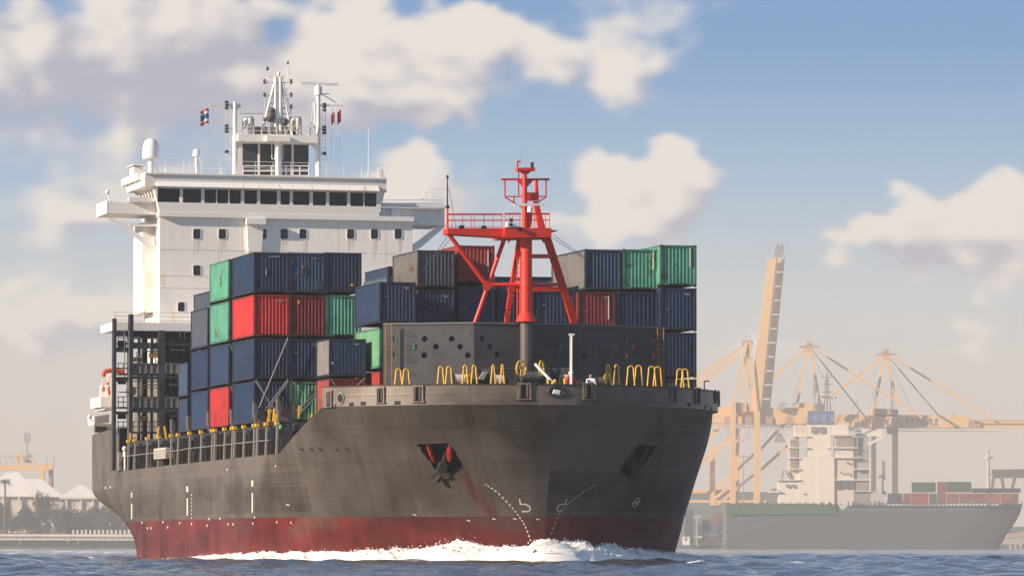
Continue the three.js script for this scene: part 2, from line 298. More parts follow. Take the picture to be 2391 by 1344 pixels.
// white paint marks on the plating
{
  const stroke = (mb, pts, w) => { for (let i = 1; i < pts.length; i++) { const a = pts[i - 1], b = pts[i], l = Math.hypot(b[0] - a[0], b[1] - a[1]) || 1, nx = -(b[1] - a[1]) / l * w * .4, ny = (b[0] - a[0]) / l * w * .4; const c = [[a[0] + nx, a[1] + ny], [a[0] - nx, a[1] - ny], [b[0] - nx, b[1] - ny], [b[0] + nx, b[1] + ny]].map(([x, y]) => { const q = onHull(x, y); return q && q.clone().addScaledVector(q.normal, .015); }); if (c.every(Boolean)) mb.quad(...c); } };
  const bez = (pts, n) => new THREE.SplineCurve(pts.map(([x, y]) => new THREE.Vector2(x, y))).getPoints(n).map((v) => [v.x, v.y]);
  const markWhite = M(.60, .54, .47, { side: THREE.DoubleSide, roughness: .6 }), d = new MB();
  const dash = bez([[1133, 1130], [1160, 1148], [1190, 1178], [1212, 1205], [1228, 1232], [1240, 1265]], 36);
  for (let i = 0; i + 1 < dash.length; i += 2) stroke(d, [dash[i], dash[i + 1]], 3.6);
  const dp = bez([[1391, 1130], [1360, 1150], [1330, 1172], [1305, 1200], [1286, 1250]], 36);
  for (let i = 0; i + 1 < dp.length; i += 2) stroke(d, [dp[i], dp[i + 1]], 2.2);
  d.build('draft_marks', markWhite, hull, { kind: 'stuff' });
  const b1 = new MB(); stroke(b1, [[1213, 1164], [1214, 1170], [1215, 1177]], 4.2); stroke(b1, bez([[1214, 1176.5], [1222, 1176.6], [1230, 1178], [1237, 1183], [1238, 1188], [1234.5, 1192.6], [1227, 1193.4], [1218, 1193.4]], 30), 4.2); b1.build('bulb_symbol', markWhite, hull);
  const b2 = new MB(); stroke(b2, [[1323, 1164], [1321.5, 1170], [1320, 1177]], 2.8); stroke(b2, bez([[1320, 1176.5], [1312, 1176.5], [1305, 1179], [1301, 1185], [1301, 1190], [1304, 1192.4], [1310, 1192.4]], 26), 2.8); b2.build('bulb_symbol', markWhite, hull);
  const th = new MB(); stroke(th, bez([[1478, 1182], [1477, 1175], [1486, 1164], [1493, 1163], [1493, 1170], [1484, 1181], [1478, 1182]], 24), 2.4); stroke(th, [[1480, 1176], [1491, 1169]], 2); stroke(th, [[1482, 1170], [1488, 1177]], 2); th.build('thruster_symbol', markWhite, hull);
  const l = new MB();
  for (const [x, y0, y1, w] of [[437, 1135, 1148, 6], [437, 1163, 1203, 4], [589, 1121, 1135, 6], [589, 1150, 1196, 4], [307, 1149, 1161, 4], [307, 1176, 1211, 4]]) stroke(l, [[x, y0], [x, (y0 + y1) / 2], [x, y1]], w);
  for (let y = 1153; y < 1215; y += 9) stroke(l, [[447, y], [447, y + 3.5]], 2.2);
  for (const [x, y] of [[331, 1217], [380, 1216], [419, 1218], [447, 1220], [488, 1209], [513, 1208], [594, 1205], [344, 1230], [352, 1230], [391, 1228], [483, 1224], [532, 1221], [544, 1221], [590, 1219], [646, 1216], [679, 1217], [245, 1136], [257, 1134], [643, 1085], [530, 1093]]) stroke(l, [[x, y], [x, y + 5]], 3);
  for (const [x, y] of [[968, 1200], [672, 1177], [1094, 1214], [1153, 1210], [1202, 1210], [1256, 1211]]) stroke(l, [[x - 4, y], [x + 4, y + 2]], 3);
  l.build('load_marks', markWhite, hull, { kind: 'stuff' });
  const sc = new MB(); for (const x of [703, 725, 746, 784, 808]) for (const [dx, dy] of [[0, 0], [4, 3.5]]) stroke(sc, [[x - 3 + dx, 1047 + dy], [x + 4 + dx, 1047.5 + dy]], 3); for (const x of [1622, 1632, 1644, 1651, 1658]) stroke(sc, [[x - 2, 1049], [x + 2, 1045]], 4);
  sc.build('freeing_ports', M(.006, .006, .008, { side: THREE.DoubleSide }), hull, { kind: 'stuff' });
}
// anchors lying in their pockets
for (const m of [-1, 1]) {
  const P = (x, y, d) => { const q = onHull(x, y); q.addScaledVector(pocketN, -d); return V(q.x * -m, q.y, q.z); };
  const a = new MB(), ca = P(1033, 1096, .05);
  a.bar(P(1037, 1062, .75), P(1031, 1085, .2), .2, .2); a.bar(P(1034, 1084, .2), P(1029, 1102, -.05), .5, .34); a.bar(P(1030, 1103, -.05), P(1034, 1110, .05), 1.1, .22);
  const anchor = a.build('anchor', M(.05, .04, .035, { map: grime, roughness: .7 }), ship);
  const fluke = (x0, y0, x1, y1, d) => { const p = P(x0, y0, d), q = P(x1, y1, d), mb = new MB(), l = p.distanceTo(q), g = new THREE.SphereGeometry(.5, 14, 10); g.scale(.36, l, .26); mb.add(g, new THREE.Matrix4().compose(p.clone().lerp(q, .5), new THREE.Quaternion().setFromUnitVectors(V(0, 1, 0), q.clone().sub(p).normalize()), V(1, 1, 1))); return mb; };
  const red = m < 0 ? M(.40, .014, .02, { roughness: .35 }) : M(.06, .012, .014, { roughness: .5 });  // port flukes in a darker red: the shade of that bow painted in
  fluke(992, 1038, 1014, 1090, .28).build('fluke', red, anchor); fluke(1047, 1040, 1046, 1084, .28).build('fluke', red, anchor);
  const palm = new MB(); palm.prism([P(1002, 1110, .05), P(1018, 1102, .05), P(1032, 1101, .05), P(1050, 1105, .05), P(1054, 1110, .05), P(1046, 1114, .05), P(1012, 1114, .05)], pocketN.clone().multiply(V(-m, 1, 1)).multiplyScalar(.22)); palm.build('palm', M(.03, .022, .022, { roughness: .7 }), anchor);
}

// ---------------------------------------------------------------- bow bulwark with its fairleads
const outline = [];
{ const n = 200; for (let i = 0; i <= n; i++) { const a = i / n; for (let k = 0; k < 1; k++) outline.push(a); } }
const rim = (side, q) => { const x = 19 * (1 - Math.cos(q * Math.PI / 2)), s = stem(8.9) - x; return V(side * half(s, 8.9), 0, s); };
let bulwark;
{
  const pts = []; for (let i = 70; i >= 0; i--) { const p = rim(-1, i / 70); if (p.z > -8.05) pts.push(p); } for (let i = 1; i <= 90; i++) { const p = rim(1, i / 90); if (p.z > -19) pts.push(p); }
  pts.unshift(V(-half(-8.05, 8.9), 0, -8.05));
  const p = [], uv = [], idx = [], H = [8.9, 10.0, 10.08, 10.08, 8.85], O = [0, -.03, .05, -.14, -.12];
  pts.forEach((q, i) => { const a = pts[Math.max(0, i - 1)], b = pts[Math.min(pts.length - 1, i + 1)], n = V(-(b.z - a.z), 0, b.x - a.x).normalize(); if (n.dot(V(q.x, 0, q.z + 15)) < 0) n.negate(); q.n = n; for (let j = 0; j < 5; j++) { p.push(q.x + n.x * O[j], H[j], q.z + n.z * O[j]); uv.push((-q.z + Math.abs(q.x)) / 100, H[j] / 11 + .0 + j * .0); } });
  for (let i = 0; i + 1 < pts.length; i++) for (let j = 0; j < 4; j++) { const a = i * 5 + j, b = a + 5; idx.push(a, b, b + 1, a, b + 1, a + 1); }
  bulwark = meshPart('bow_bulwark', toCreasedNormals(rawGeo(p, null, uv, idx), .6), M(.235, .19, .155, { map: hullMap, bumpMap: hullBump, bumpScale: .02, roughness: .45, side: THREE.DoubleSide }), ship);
  const deck = new MB(), L = pts.filter((q) => q.z > -17); // forecastle deck, 6 cm below the bulwark foot
  const P = [], id = []; L.forEach((q) => { P.push(q.x * .99, 8.93, q.z); }); const c0 = P.length / 3; P.push(0, 8.93, -8); for (let i = 0; i + 1 < L.length; i++) id.push(c0, i + 1, i);
  deck.add(rawGeo(P, null, null, id)); deck.build('forecastle_deck', M(.09, .05, .04, { side: THREE.DoubleSide }), ship);
  const frameAt = (px, py) => { // point of the bulwark's outside under a pixel, with its outward normal
    let best = null; for (let i = 0; i + 1 < pts.length; i++) for (let k = 0; k < 8; k++) { const q = pts[i].clone().lerp(pts[i + 1], k / 8), n = pts[i].n.clone().lerp(pts[i + 1].n, k / 8).normalize(); const w = toWorld(q.clone().setY(9.5)).sub(V(0, EYE, 0)); const facing = toWorld(V(0, 0, 0)).sub(toWorld(n)).dot(w) > 0; if (!facing) continue; const x = w.x / (w.z * -1 * cp + (w.y) * sp) * FPX + 1195.5; const e = Math.abs(x - px); if (!best || e < best.e) best = { e, q, n, z: w.length() }; }
    const h = onS(px, py, best.q.z).y; return { p: best.q.clone().setY(h), n: best.n, m: FPX / best.z };
  };
  const put = (f, g) => new THREE.Matrix4().makeBasis(V(f.n.z, 0, -f.n.x), V(0, 1, 0), f.n).setPosition(f.p);
  const hole = M(.008, .008, .01, { roughness: .8 });
  for (const [px, py, w, h] of [[768, 930, .42, .82], [889, 921, .48, .80], [977, 918, .58, .82], [1224, 912, .70, .80], [1375, 912, .66, .80], [1573, 917, .62, .80], [1629, 923, .7, .82], [1680, 929, .8, .82]]) {
    const f = frameAt(px, py), m = put(f), b = new MB();
    for (const s of [-1, 1]) b.add(boxGeo(s * w / 2 - .045, s * w / 2 + .045, -h / 2 - .05, h / 2 + .05, -.02, .09), m);
    b.add(boxGeo(-w / 2 + .045, w / 2 - .045, h / 2 - .04, h / 2 + .05, -.02, .088), m); b.add(boxGeo(-w / 2 - .1, w / 2 + .1, -h / 2 - .1, -h / 2 - .05, -.02, .13), m);
    const part = b.build('roller_fairlead', bulwark.material, ship);
    new MB().add(boxGeo(-w / 2 + .045, w / 2 - .045, -h / 2 - .05, h / 2 - .04, -.02, .02), m).build('opening', hole, part);
    for (const s of [-1, 1]) { const c = new THREE.CylinderGeometry(.075, .075, h * .92, 10); c.translate(s * (w / 2 - .14), 0, .05); new MB().add(c, m).build('roller', M(.06, .055, .055, { roughness: .35 }), part); }
  }
  for (const [px, py, rx, ry, c] of [[796, 930, .24, .3, paleSteel], [1300, 914, .46, .29, grey], [1671, 926, .42, .36, grey]]) {
    const f = frameAt(px, py), m = put(f), t = new THREE.TorusGeometry(1, .2, 10, 32); t.scale(rx, ry, .35); const part = new MB().add(t, m).build('mooring_chock', c, ship);
    const dsk = new THREE.CircleGeometry(1, 28); dsk.scale(rx * .9, ry * .9, 1); dsk.translate(0, 0, .02); new MB().add(dsk, m).build('opening', hole, part);
    if (px === 1300) { const r = new MB(); for (let k = 0; k < 5; k++) r.add(new THREE.CapsuleGeometry(.042, .36, 4, 8).rotateZ(Math.PI / 2 - .14).translate(.015 * k - .04, -.12 + k * .045, .03 + .012 * (k % 2)), m); r.build('white_rope', whiteTrim, part); }
  }
  for (const [px, py, w] of [[821, 943, .34], [848, 941, .36], [927, 939.5, .38], [783, 947, .12], [1610, 944, .4], [1648, 949, .4], [1661, 953, .34]]) { const f = frameAt(px, py), m = put(f); new MB().add(boxGeo(-w / 2, w / 2, -.12, .09, -.01, .012), m).build('scupper', hole, bulwark); new MB().add(boxGeo(-w / 2, w / 2, -.03, -.01, .0, .03), m).build('scupper_bar', grey, bulwark); }
}
// yellow hoops along the bulwark
{
  for (const [px, w, top] of [[930, 12, 861], [948, 12, 861], [1029, 10, 855], [1048, 10, 855], [1086, 8, 852], [1107, 8, 852], [1151.5, 5, 851], [1173, 4, 850], [1420, 7, 850], [1440, 8, 851], [1473, 14, 854], [1491.5, 14, 853], [1522, 15, 855], [1536, 15, 856], [1588, 14, 861], [1600, 14, 861]]) {
    let s = -4; for (let k = 0; k < 30; k++) { const q = onS(px, 895, s); let lo = 0, best = 9; for (let i = 0; i <= 200; i++) { const r = rim(Math.sign(q.x) || 1, i / 200), e = Math.abs(r.x - q.x); if (e < best) { best = e; lo = r.z; } } s = lerp(s, lo - .9, .5); }
    const c = onS(px, top, s), hh = c.y - 8.93, hw = w / 2 / 41 + .06, a = Math.PI * .5;
    const pts = []; pts.push(V(-hw - .06, 0, 0), V(-hw - .02, hh * .5, 0), V(-hw + .06, hh * .86, 0)); for (let k = 0; k <= 6; k++) pts.push(V(-Math.cos(Math.PI * k / 6) * (hw - .05), hh * .9 + Math.sin(Math.PI * k / 6) * hh * .1, 0)); pts.push(V(hw - .06, hh * .86, 0), V(hw + .02, hh * .5, 0), V(hw + .06, 0, 0));
    const g = new MB(); g.path(pts, .043, 8, 50); g.add(new THREE.BoxGeometry(.01, .01, .01).translate(0, .005, 0)); g.g[0].translate(c.x, 8.93, s); g.g[1].translate(c.x - hw - .06, 8.93, s); g.build('handrail_hoop', yellow, ship);
  }
}
// grey breakwater wall behind the bow deck
const paleSteel2 = M(.13, .13, .135, { roughness: .45 });
const breakwater = (() => {
  const knots = [[895, -9.2], [949, -8.5], [1108, -6.5], [1348, -6.5], [1500, -8.5], [1552, -9.2]].map(([px, s]) => onS(px, 800, s)), topH = onS(1228, 757, -6.5).y;
  const holes = [[992, 791], [1055, 791], [1125, 791], [968, 809], [1018, 809], [1075, 809], [1144, 809], [991, 829], [1093, 829], [1161, 828], [921, 791], [921, 829], [1333, 791], [1399, 791], [1459, 791], [1526, 791], [1312, 809], [1380, 809], [1434, 809], [1481, 809], [1296, 828], [1362, 829], [1459, 829], [1526, 829]];
  let root; const bounds = [895, 949, 1108, 1348, 1500, 1552];
  for (let k = 0; k < 5; k++) {
    const a = knots[k], b = knots[k + 1], dir = V(b.x - a.x, 0, b.z - a.z), L = dir.length(); dir.normalize(); const n = V(-dir.z, 0, dir.x); if (n.z < 0) n.negate();
    const sh = new THREE.Shape([[0, 8.93], [L, 8.93], [L, topH], [0, topH]].map(([x, y]) => new THREE.Vector2(x, y)));
    for (const [px, py] of holes) if (px > bounds[k] && px < bounds[k + 1]) { const s = lerp(a.z, b.z, (px - bounds[k]) / (bounds[k + 1] - bounds[k])), q = onS(px, py, s), x = V(q.x - a.x, 0, q.z - a.z).dot(dir); const p = new THREE.Path(); p.absarc(x, q.y, .175, 0, Math.PI * 2, true); sh.holes.push(p); }
    const g = new THREE.ExtrudeGeometry(sh, { depth: .06, bevelEnabled: false, curveSegments: 14 });
    const m = new THREE.Matrix4().makeBasis(dir, V(0, 1, 0), n).setPosition(a.x, 0, a.z);
    const part = new MB().add(g, m).build(k === 2 ? 'breakwater' : 'breakwater_panel', grey, ship); if (k === 2) root = part;
    new MB().add(boxGeo(0, L, topH, topH + .09, -.1, .14), m).build('breakwater_cap', paleSteel2, part);
  }
  for (const [px, s] of [[908, -8.4], [1543, -8.5]]) { const b = new MB(), t = onS(px, 768, s), w = .19; for (const d of [-1, 1]) b.tube(V(t.x + d * w, 8.93, s), V(t.x + d * w, topH + .05, s), .03); for (let h = 9.2; h < topH; h += .3) b.tube(V(t.x - w, h, s), V(t.x + w, h, s), .018); const part = b.build('ladder', M(.38, .2, .03, { map: grime }), ship); const c = new MB(); for (let h = 9.9; h < topH; h += .75) { c.path([V(t.x - w, h, s), V(t.x - w - .12, h, s + .35), V(t.x, h, s + .6), V(t.x + w + .12, h, s + .35), V(t.x + w, h, s)], .014, 5, 14); } c.build('ladder_cage', grey, part); }
  return root;
})();

// ---------------------------------------------------------------- red foremast
{
  const S0 = -6.0, q = (x, y, s = S0) => onS(x, y, s), b = new MB();
  const foot = q(1228.5, 862), knee = q(1228.5, 751), neck = q(1228.5, 556), top = q(1225, 395);
  const base = new MB(); base.tube(foot.clone().setY(8.93), knee, .36, .36, 24); base.build('mast_base', M(.11, .10, .095, { map: grime, roughness: .42 }), ship);
  b.tube(knee, neck, .345, .345, 28); b.add(new THREE.CylinderGeometry(.36, .62, .55, 28).translate(knee.x, knee.y + .275, S0));
  b.tube(q(1225.5, 556), top, .17, .14, 18);
  const mast = b.build('foremast', orangeRed, ship);
  const leg = (x0, y0, s0, x1, y1, s1, w, d, name = 'leg') => new MB().bar(q(x0, y0, s0), q(x1, y1, s1), w, d).build(name, orangeRed, mast);
  const round = (x0, y0, s0, x1, y1, s1, r, name) => new MB().tube(q(x0, y0, s0), q(x1, y1, s1), r, r, 14).build(name, orangeRed, mast);
  round(1178, 556, -6.4, 1108, 756, -6.9, .125, 'leg'); leg(1277, 554, -7.6, 1342, 756, -8.6, .40, .30); leg(1213, 556, -7.6, 1182, 756, -8.4, .26, .26);
  round(1049, 548, -6.2, 1138, 668, -6.6, .13, 'brace');
  round(1137, 664, -6.6, 1216, 664, -6.2, .10, 'brace'); round(1241, 664, -6.2, 1310, 664, -8.1, .10, 'brace'); leg(1186, 675, -8.0, 1313, 675, -8.2, .25, .16, 'brace'); leg(1240, 598, -6.4, 1289, 598, -7.8, .24, .16, 'brace');
  { const g = new MB(), s = -6.5; g.prism([q(1124, 648, s), q(1148, 663, s), q(1150, 670, s), q(1136, 680, s), q(1128, 678, s), q(1130, 662, s)], V(0, 0, .06)); g.build('gusset', orangeRed, mast); for (const [x, y, d] of [[1243, 655, 1], [1186, 556, 1], [1270, 556, -1]]) new MB().prism([q(x, y, -6.3), q(x + 10 * d, y, -6.3), q(x, y + 12, -6.3)], V(0, 0, .05)).build('gusset', orangeRed, mast); }
  const pf = new MB(), s1 = -5.3, s2 = -7.9; pf.prism([q(1179, 531, s1), q(1288, 532, s1), q(1288, 553, s1), q(1179, 555, s1)], V(0, 0, -2.6)); pf.prism([q(1045, 532, -5.7), q(1178.5, 532, -5.7), q(1178.5, 554, -5.7), q(1045, 546, -5.7)], V(0, 0, -1.1)); pf.prism([q(1288.5, 536, -6.4), q(1305, 538, -6.4), q(1288.5, 543, -6.4)], V(0, 0, -.3));
  const plat = pf.build('platform', orangeRed, mast);
  const rl = new MB(), rail = (x0, x1, ys, s, posts) => { for (const y of ys) rl.tube(q(x0, y, s), q(x1, y, s), y === ys[0] ? .03 : .02, undefined, 6); for (const x of posts) rl.tube(q(x, ys[0], s), q(x, 531, s), .022, undefined, 6); };
  rail(1046, 1174, [499, 513, 529], -5.75, [1055, 1100, 1107, 1151, 1172]); rail(1046, 1174, [501, 515], -6.75, [1080, 1130]);
  rail(1178, 1216, [498, 513], -5.35, [1179, 1197, 1214]); rail(1240, 1284, [498, 513], -5.35, [1248, 1256, 1274, 1283]); rail(1179, 1284, [500, 514], -7.85, [1190, 1235, 1262, 1283]);
  rl.build('railing', orangeRed, mast);
  const post = new MB(); post.tube(q(1044.5, 548, -6.2), q(1044.5, 487, -6.2), .075, .06); post.build('post', orangeRed, mast);
  const pole = new MB(); pole.tube(q(1044.5, 487, -6.2), q(1044.5, 412, -6.2), .05, .03); pole.tube(q(1044.5, 486, -6.2), q(1044.5, 480, -6.2), .13, .13, 12); pole.tube(q(1044.5, 416, -6.2), q(1044.5, 409, -6.2), .07, .07, 10); pole.build('lamp_pole', black, mast);
  const yd = new MB(); yd.bar(q(1170, 418.5, -6.1), q(1283, 418.5, -6.1), .12, .1); yd.build('yard', orangeRed, mast);
  for (const [x0, y0, x1, y1] of [[1179, 420, 1179, 459], [1275, 420, 1275, 459], [1179, 458.5, 1219, 458.5], [1257, 458.5, 1276, 458.5], [1179, 460, 1219, 484], [1275, 460, 1256, 472], [1200, 459, 1200, 473], [1211, 400, 1211, 456]]) new MB().bar(q(x0, y0, -6.1), q(x1, y1, -6.1), .07, .07).build('lamp_frame', orangeRed, mast);
  const up = new MB(); up.prism([q(1206, 420, -6.05), q(1222, 420, -6.05), q(1222, 438, -6.05)], V(0, 0, .05)); up.prism([q(1229, 420, -6.05), q(1246, 420, -6.05), q(1229, 438, -6.05)], V(0, 0, .05));
  up.bar(q(1206, 395.5, -6.0), q(1247, 395.5, -6.0), .18, .5); up.prism([q(1208, 397, -5.95), q(1245, 397, -5.95), q(1232, 406, -5.95), q(1220, 406, -5.95)], V(0, 0, .06)); up.build('mast_head', orangeRed, mast);
  const bx = new MB(); bx.prism([q(1231, 449, -6.5), q(1252, 449, -6.5), q(1252, 420, -6.5), q(1256, 420, -6.5), q(1259, 468, -6.5), q(1231, 468, -6.5)], V(0, 0, -.35)); bx.build('lamp_box', orangeRed, mast);
  const bs = new MB(); bs.prism([q(1246, 470, -6.9), q(1257, 470, -6.9), q(1274, 531, -6.9), q(1258, 531, -6.9)], V(0, 0, -.3)); bs.bar(q(1239, 495, -6.4), q(1232, 531, -6.2), .1); bs.prism([q(1231, 495, -6.0), q(1244, 497, -6.0), q(1239, 531, -6.0), q(1231, 531, -6.0)], V(0, 0, -.5)); bs.build('backstay', orangeRed, mast);
  const lad = new MB(); for (const x of [1208, 1214]) lad.tube(q(x, 745, -6.35), q(x, 560, -6.35), .03, undefined, 6); for (let y = 570; y < 745; y += 11) lad.tube(q(1208, y, -6.35), q(1214, y, -6.35), .018, undefined, 5); for (const x of [1241, 1256]) lad.tube(q(x, 528, -7.2), q(x, 498, -7.2), .02, undefined, 5); for (let y = 503; y < 528; y += 6) lad.tube(q(1241, y, -7.2), q(1256, y, -7.2), .016, undefined, 5); lad.build('ladder', orangeRed, mast);
  const rad = new MB(); const ra = q(1200, 478, -5.4), rb = q(1275, 477, -5.4); rad.bar(ra, rb, .13, .1); rad.build('radar_scanner', whiteTrim, mast);
  const dm = new MB(); dm.ball(q(1237.5, 487, -5.4), .16, 1, 1, 1, 16); dm.tube(q(1237.5, 495, -5.4), q(1237.5, 488, -5.4), .17, .16, 16); dm.build('radome', whiteTrim, mast);
  const hn = new MB(), ha = q(1184, 518, -5.25), hb = q(1211, 531, -5.25); hn.box(ha.x, hb.x, hb.y + .02, ha.y, -5.25, -5.7); hn.build('horn_box', whiteTrim, mast); const hm = new MB(); const hc = q(1193, 524, -5.2); hm.add(new THREE.CylinderGeometry(.07, .11, .08, 14).rotateX(Math.PI / 2).translate(hc.x, hc.y, -5.2)); hm.ball(q(1193, 514, -5.4), .12); hm.build('horn', black, mast);
  const lp = new MB(); lp.tube(q(1242.5, 394, -6), q(1242.5, 381, -6), .1, .1, 12); lp.tube(q(1242.5, 381, -6), q(1242.5, 379, -6), .13, .1, 12); lp.build('lamp', black, mast);
  const lr = new MB(); lr.bar(q(1208.5, 394, -6), q(1208.5, 375, -6), .07); lr.bar(q(1208, 377, -6), q(1215, 377, -6), .1, .14); lr.build('lamp', orangeRed, mast);
  const wh = new MB(); wh.tube(q(1215, 378, -6), q(1215, 346, -6), .012, .006, 5); wh.build('antenna', paleSteel, mast);
  const fl = new MB(); for (const [x, y] of [[1078, 529], [1130, 530], [1214, 533]]) { const c = q(x, y, -5.2); fl.box(c.x - .13, c.x + .13, c.y - .1, c.y + .08, -5.35, -5.1); } fl.build('floodlights', black, mast, { kind: 'stuff' });
  const st = new MB(); for (const [x0, y0, x1, y1, s] of [[1292, 548, 1396, 622, -12], [1290, 555, 1375, 610, -12], [1047, 549, 985, 635, -14], [1052, 556, 1010, 610, -14], [1048, 440, 1064, 528, -6.2]]) st.tube(q(x0, y0, -6.2), q(x1, y1, s), .018, undefined, 5); st.build('stay_wires', M(.1, .1, .1), mast, { kind: 'stuff' });
  const gr = new MB(); for (const [x0, x1] of [[1178, 1215], [1249, 1275]]) { gr.tube(q(x0, 723, -7), q(x1, 723, -7), .02); gr.tube(q(x0, 737, -7), q(x1, 737, -7), .02); gr.tube(q(x0 + 3, 723, -7), q(x0 + 3, 756, -7), .02); gr.tube(q(x1 - 2, 723, -7), q(x1 - 2, 756, -7), .02); } gr.build('guard_rail', darkSteel, ship);
}
// ---------------------------------------------------------------- bow deck machinery
{
  const q = (x, y, s) => onS(x, y, s), D = 8.93;
  const wheel = (px, py, r, s, squash, spokes) => {
    const c = q(px, py, s), g = new MB(), m = new THREE.Matrix4().compose(c, new THREE.Quaternion().setFromAxisAngle(V(0, 1, 0), Math.acos(squash)), V(1, 1, 1));
    g.add(new THREE.TorusGeometry(r, r * .09 + .012, 8, 32), m);
    for (let k = 0; k < spokes; k++) { const sh = new THREE.Shape(), a = k / spokes * Math.PI * 2 - Math.PI / 2, w = spokes === 3 ? .16 : .1; sh.moveTo(Math.cos(a - .9) * r * .22, Math.sin(a - .9) * r * .22); sh.lineTo(Math.cos(a - w) * r * .98, Math.sin(a - w) * r * .98); sh.lineTo(Math.cos(a + w) * r * .98, Math.sin(a + w) * r * .98); sh.lineTo(Math.cos(a + .9) * r * .22, Math.sin(a + .9) * r * .22); sh.lineTo(0, 0); g.add(new THREE.ExtrudeGeometry(sh, { depth: .03, bevelEnabled: false }), m); }
    g.add(new THREE.CylinderGeometry(r * .22, r * .22, .06, 16).rotateX(Math.PI / 2), m);
    const part = g.build('brake_wheel', yellow, ship); new MB().tube(c, c.clone().add(V(-.12, -.02, -.9)), .04).tube(c.clone().add(V(-.1, -.02, -.7)), V(c.x - .1, D, c.z - .75), .05).build('spindle', darkSteel, part);
  };
  wheel(1217, 860, .44, -3.0, .8, 3); wheel(1264.5, 860, .44, -4.2, .55, 3); wheel(1093, 880, .22, -3.4, .75, 5); wheel(1418.5, 881, .22, -3.4, .95, 5);
  const winch = (px, py, s, r, w, sheet) => { const c = q(px, py, s), g = new MB(); for (const d of [-1, 1]) g.add(new THREE.CylinderGeometry(r, r, .08, 28).rotateZ(Math.PI / 2).translate(c.x + d * w, c.y, s)); g.add(new THREE.CylinderGeometry(r * .7, r * .7, w * 2, 24).rotateZ(Math.PI / 2).translate(c.x, c.y, s)); const part = g.build('mooring_winch', darkSteel, ship); const fr = new MB(); for (const d of [-1.25, 1.25]) { fr.prism([V(c.x + d * w, D, s - .6), V(c.x + d * w, D, s + .6), V(c.x + d * w, c.y + .25, s + .15), V(c.x + d * w, c.y + .25, s - .15)], V(.08, 0, 0)); } fr.box(c.x + w * 1.4, c.x + w * 1.4 + .5, D, c.y + .1, s - .4, s + .4); fr.build('winch_frame', M(.07, .065, .062, { map: grime }), part); const rp = new MB(); for (let k = -4; k <= 4; k++) rp.add(new THREE.TorusGeometry(r * .78, .06, 6, 24).rotateY(Math.PI / 2).translate(c.x + k * w * .2, c.y, s)); rp.build('rope_coil', sheet, part); };
  const rope = M(.55, .48, .40, { roughness: .9 }), dkrope = M(.05, .055, .06, { roughness: .9 });
  winch(1072, 889, -3.8, .42, .42, rope); winch(1135, 880, -4.8, .55, .6, dkrope); winch(1163, 890, -3.6, .40, .36, rope); winch(1305, 881, -4.6, .62, .7, dkrope); winch(1322, 889, -3.8, .4, .3, rope); winch(1405, 892, -3.6, .3, .35, M(.12, .10, .09, { roughness: .9 }));
  const ht = new MB(); { const a = q(1128, 867, -4), c = q(1140, 892, -4); ht.prism([q(1118, 884, -4), q(1130, 868, -4), q(1140, 866, -4), q(1129, 887, -4)], V(0, 0, -.3)); } ht.build('hatch_lid', M(.30, .32, .31), ship);
  const drum = new MB(); { const a = q(1216, 880, -4.6), b = q(1262, 880, -4.6); drum.tube(a, b, .32, .32, 24); drum.tube(V(a.x + .4, D, -4.6), V(a.x + .4, a.y, -4.6), .2); drum.tube(V(b.x - .3, D, -4.6), V(b.x - .3, b.y, -4.6), .2); drum.tube(q(1140, 860, -4.4), q(1212, 860, -4.4), .04); drum.tube(q(1266, 860, -4.6), q(1330, 860, -4.6), .035); } drum.build('cable_drum', M(.07, .08, .105, { roughness: .5 }), ship);
  const mount = new MB(); mount.prism([q(1285, 892, -4.4), q(1292, 859, -4.4), q(1297, 859, -4.4), q(1296, 892, -4.4)], V(0, 0, -.25)); mount.prism([q(1309, 872, -4.2), q(1320, 858, -4.2), q(1347, 872, -4.2), q(1352, 880, -4.2), q(1370, 890, -4.2), q(1300, 890, -4.2)], V(0, 0, -.12)); mount.build('winch_cover', M(.10, .09, .082, { map: grime }), ship);
  const js = new MB(); { const a = q(1334.5, 890, -1.2), t = q(1335, 782, -1.2); js.tube(V(a.x, D, -1.2), t, .075, .06, 12); js.bar(t.clone().add(V(-.16, .03, 0)), t.clone().add(V(.16, .03, 0)), .12, .08); js.tube(V(a.x - .12, 9.2, -1.2), t.clone().add(V(-.1, 0, 0)), .014, undefined, 5); } js.build('jack_staff', whiteTrim, ship);
  const wb = new MB(); wb.tube(q(1251, 851, -2.2), q(1291, 893, -1.6), .085, .085, 12); wb.ball(q(1251, 851, -2.2), .09); const wbm = wb.build('davit_arm', whiteTrim, ship); new MB().tube(V(q(1291, 893, -1.6).x, D, -1.6), q(1291, 893, -1.6), .12).build('davit_foot', yellow, wbm);
  const smal = new MB(); for (const [x, y] of [[1319, 887], [1280, 888], [1296, 889]]) { const c = q(x, y, -1.6); smal.tube(V(c.x, D, -1.6), c, .07); smal.ball(c, .1); } smal.build('roller_heads', yellow, ship, { kind: 'stuff' });
  const ft = new MB(); { const c = onS(1645, 890, -12.3), e = V(c.x, 9.9, -12.3); ft.tube(e, V(c.x, c.y, -12.3), .04); ft.tube(V(c.x, c.y, -12.3), V(c.x + .3, c.y + .02, -12.3), .04); ft.build('vent_pipe', black, ship); }
}
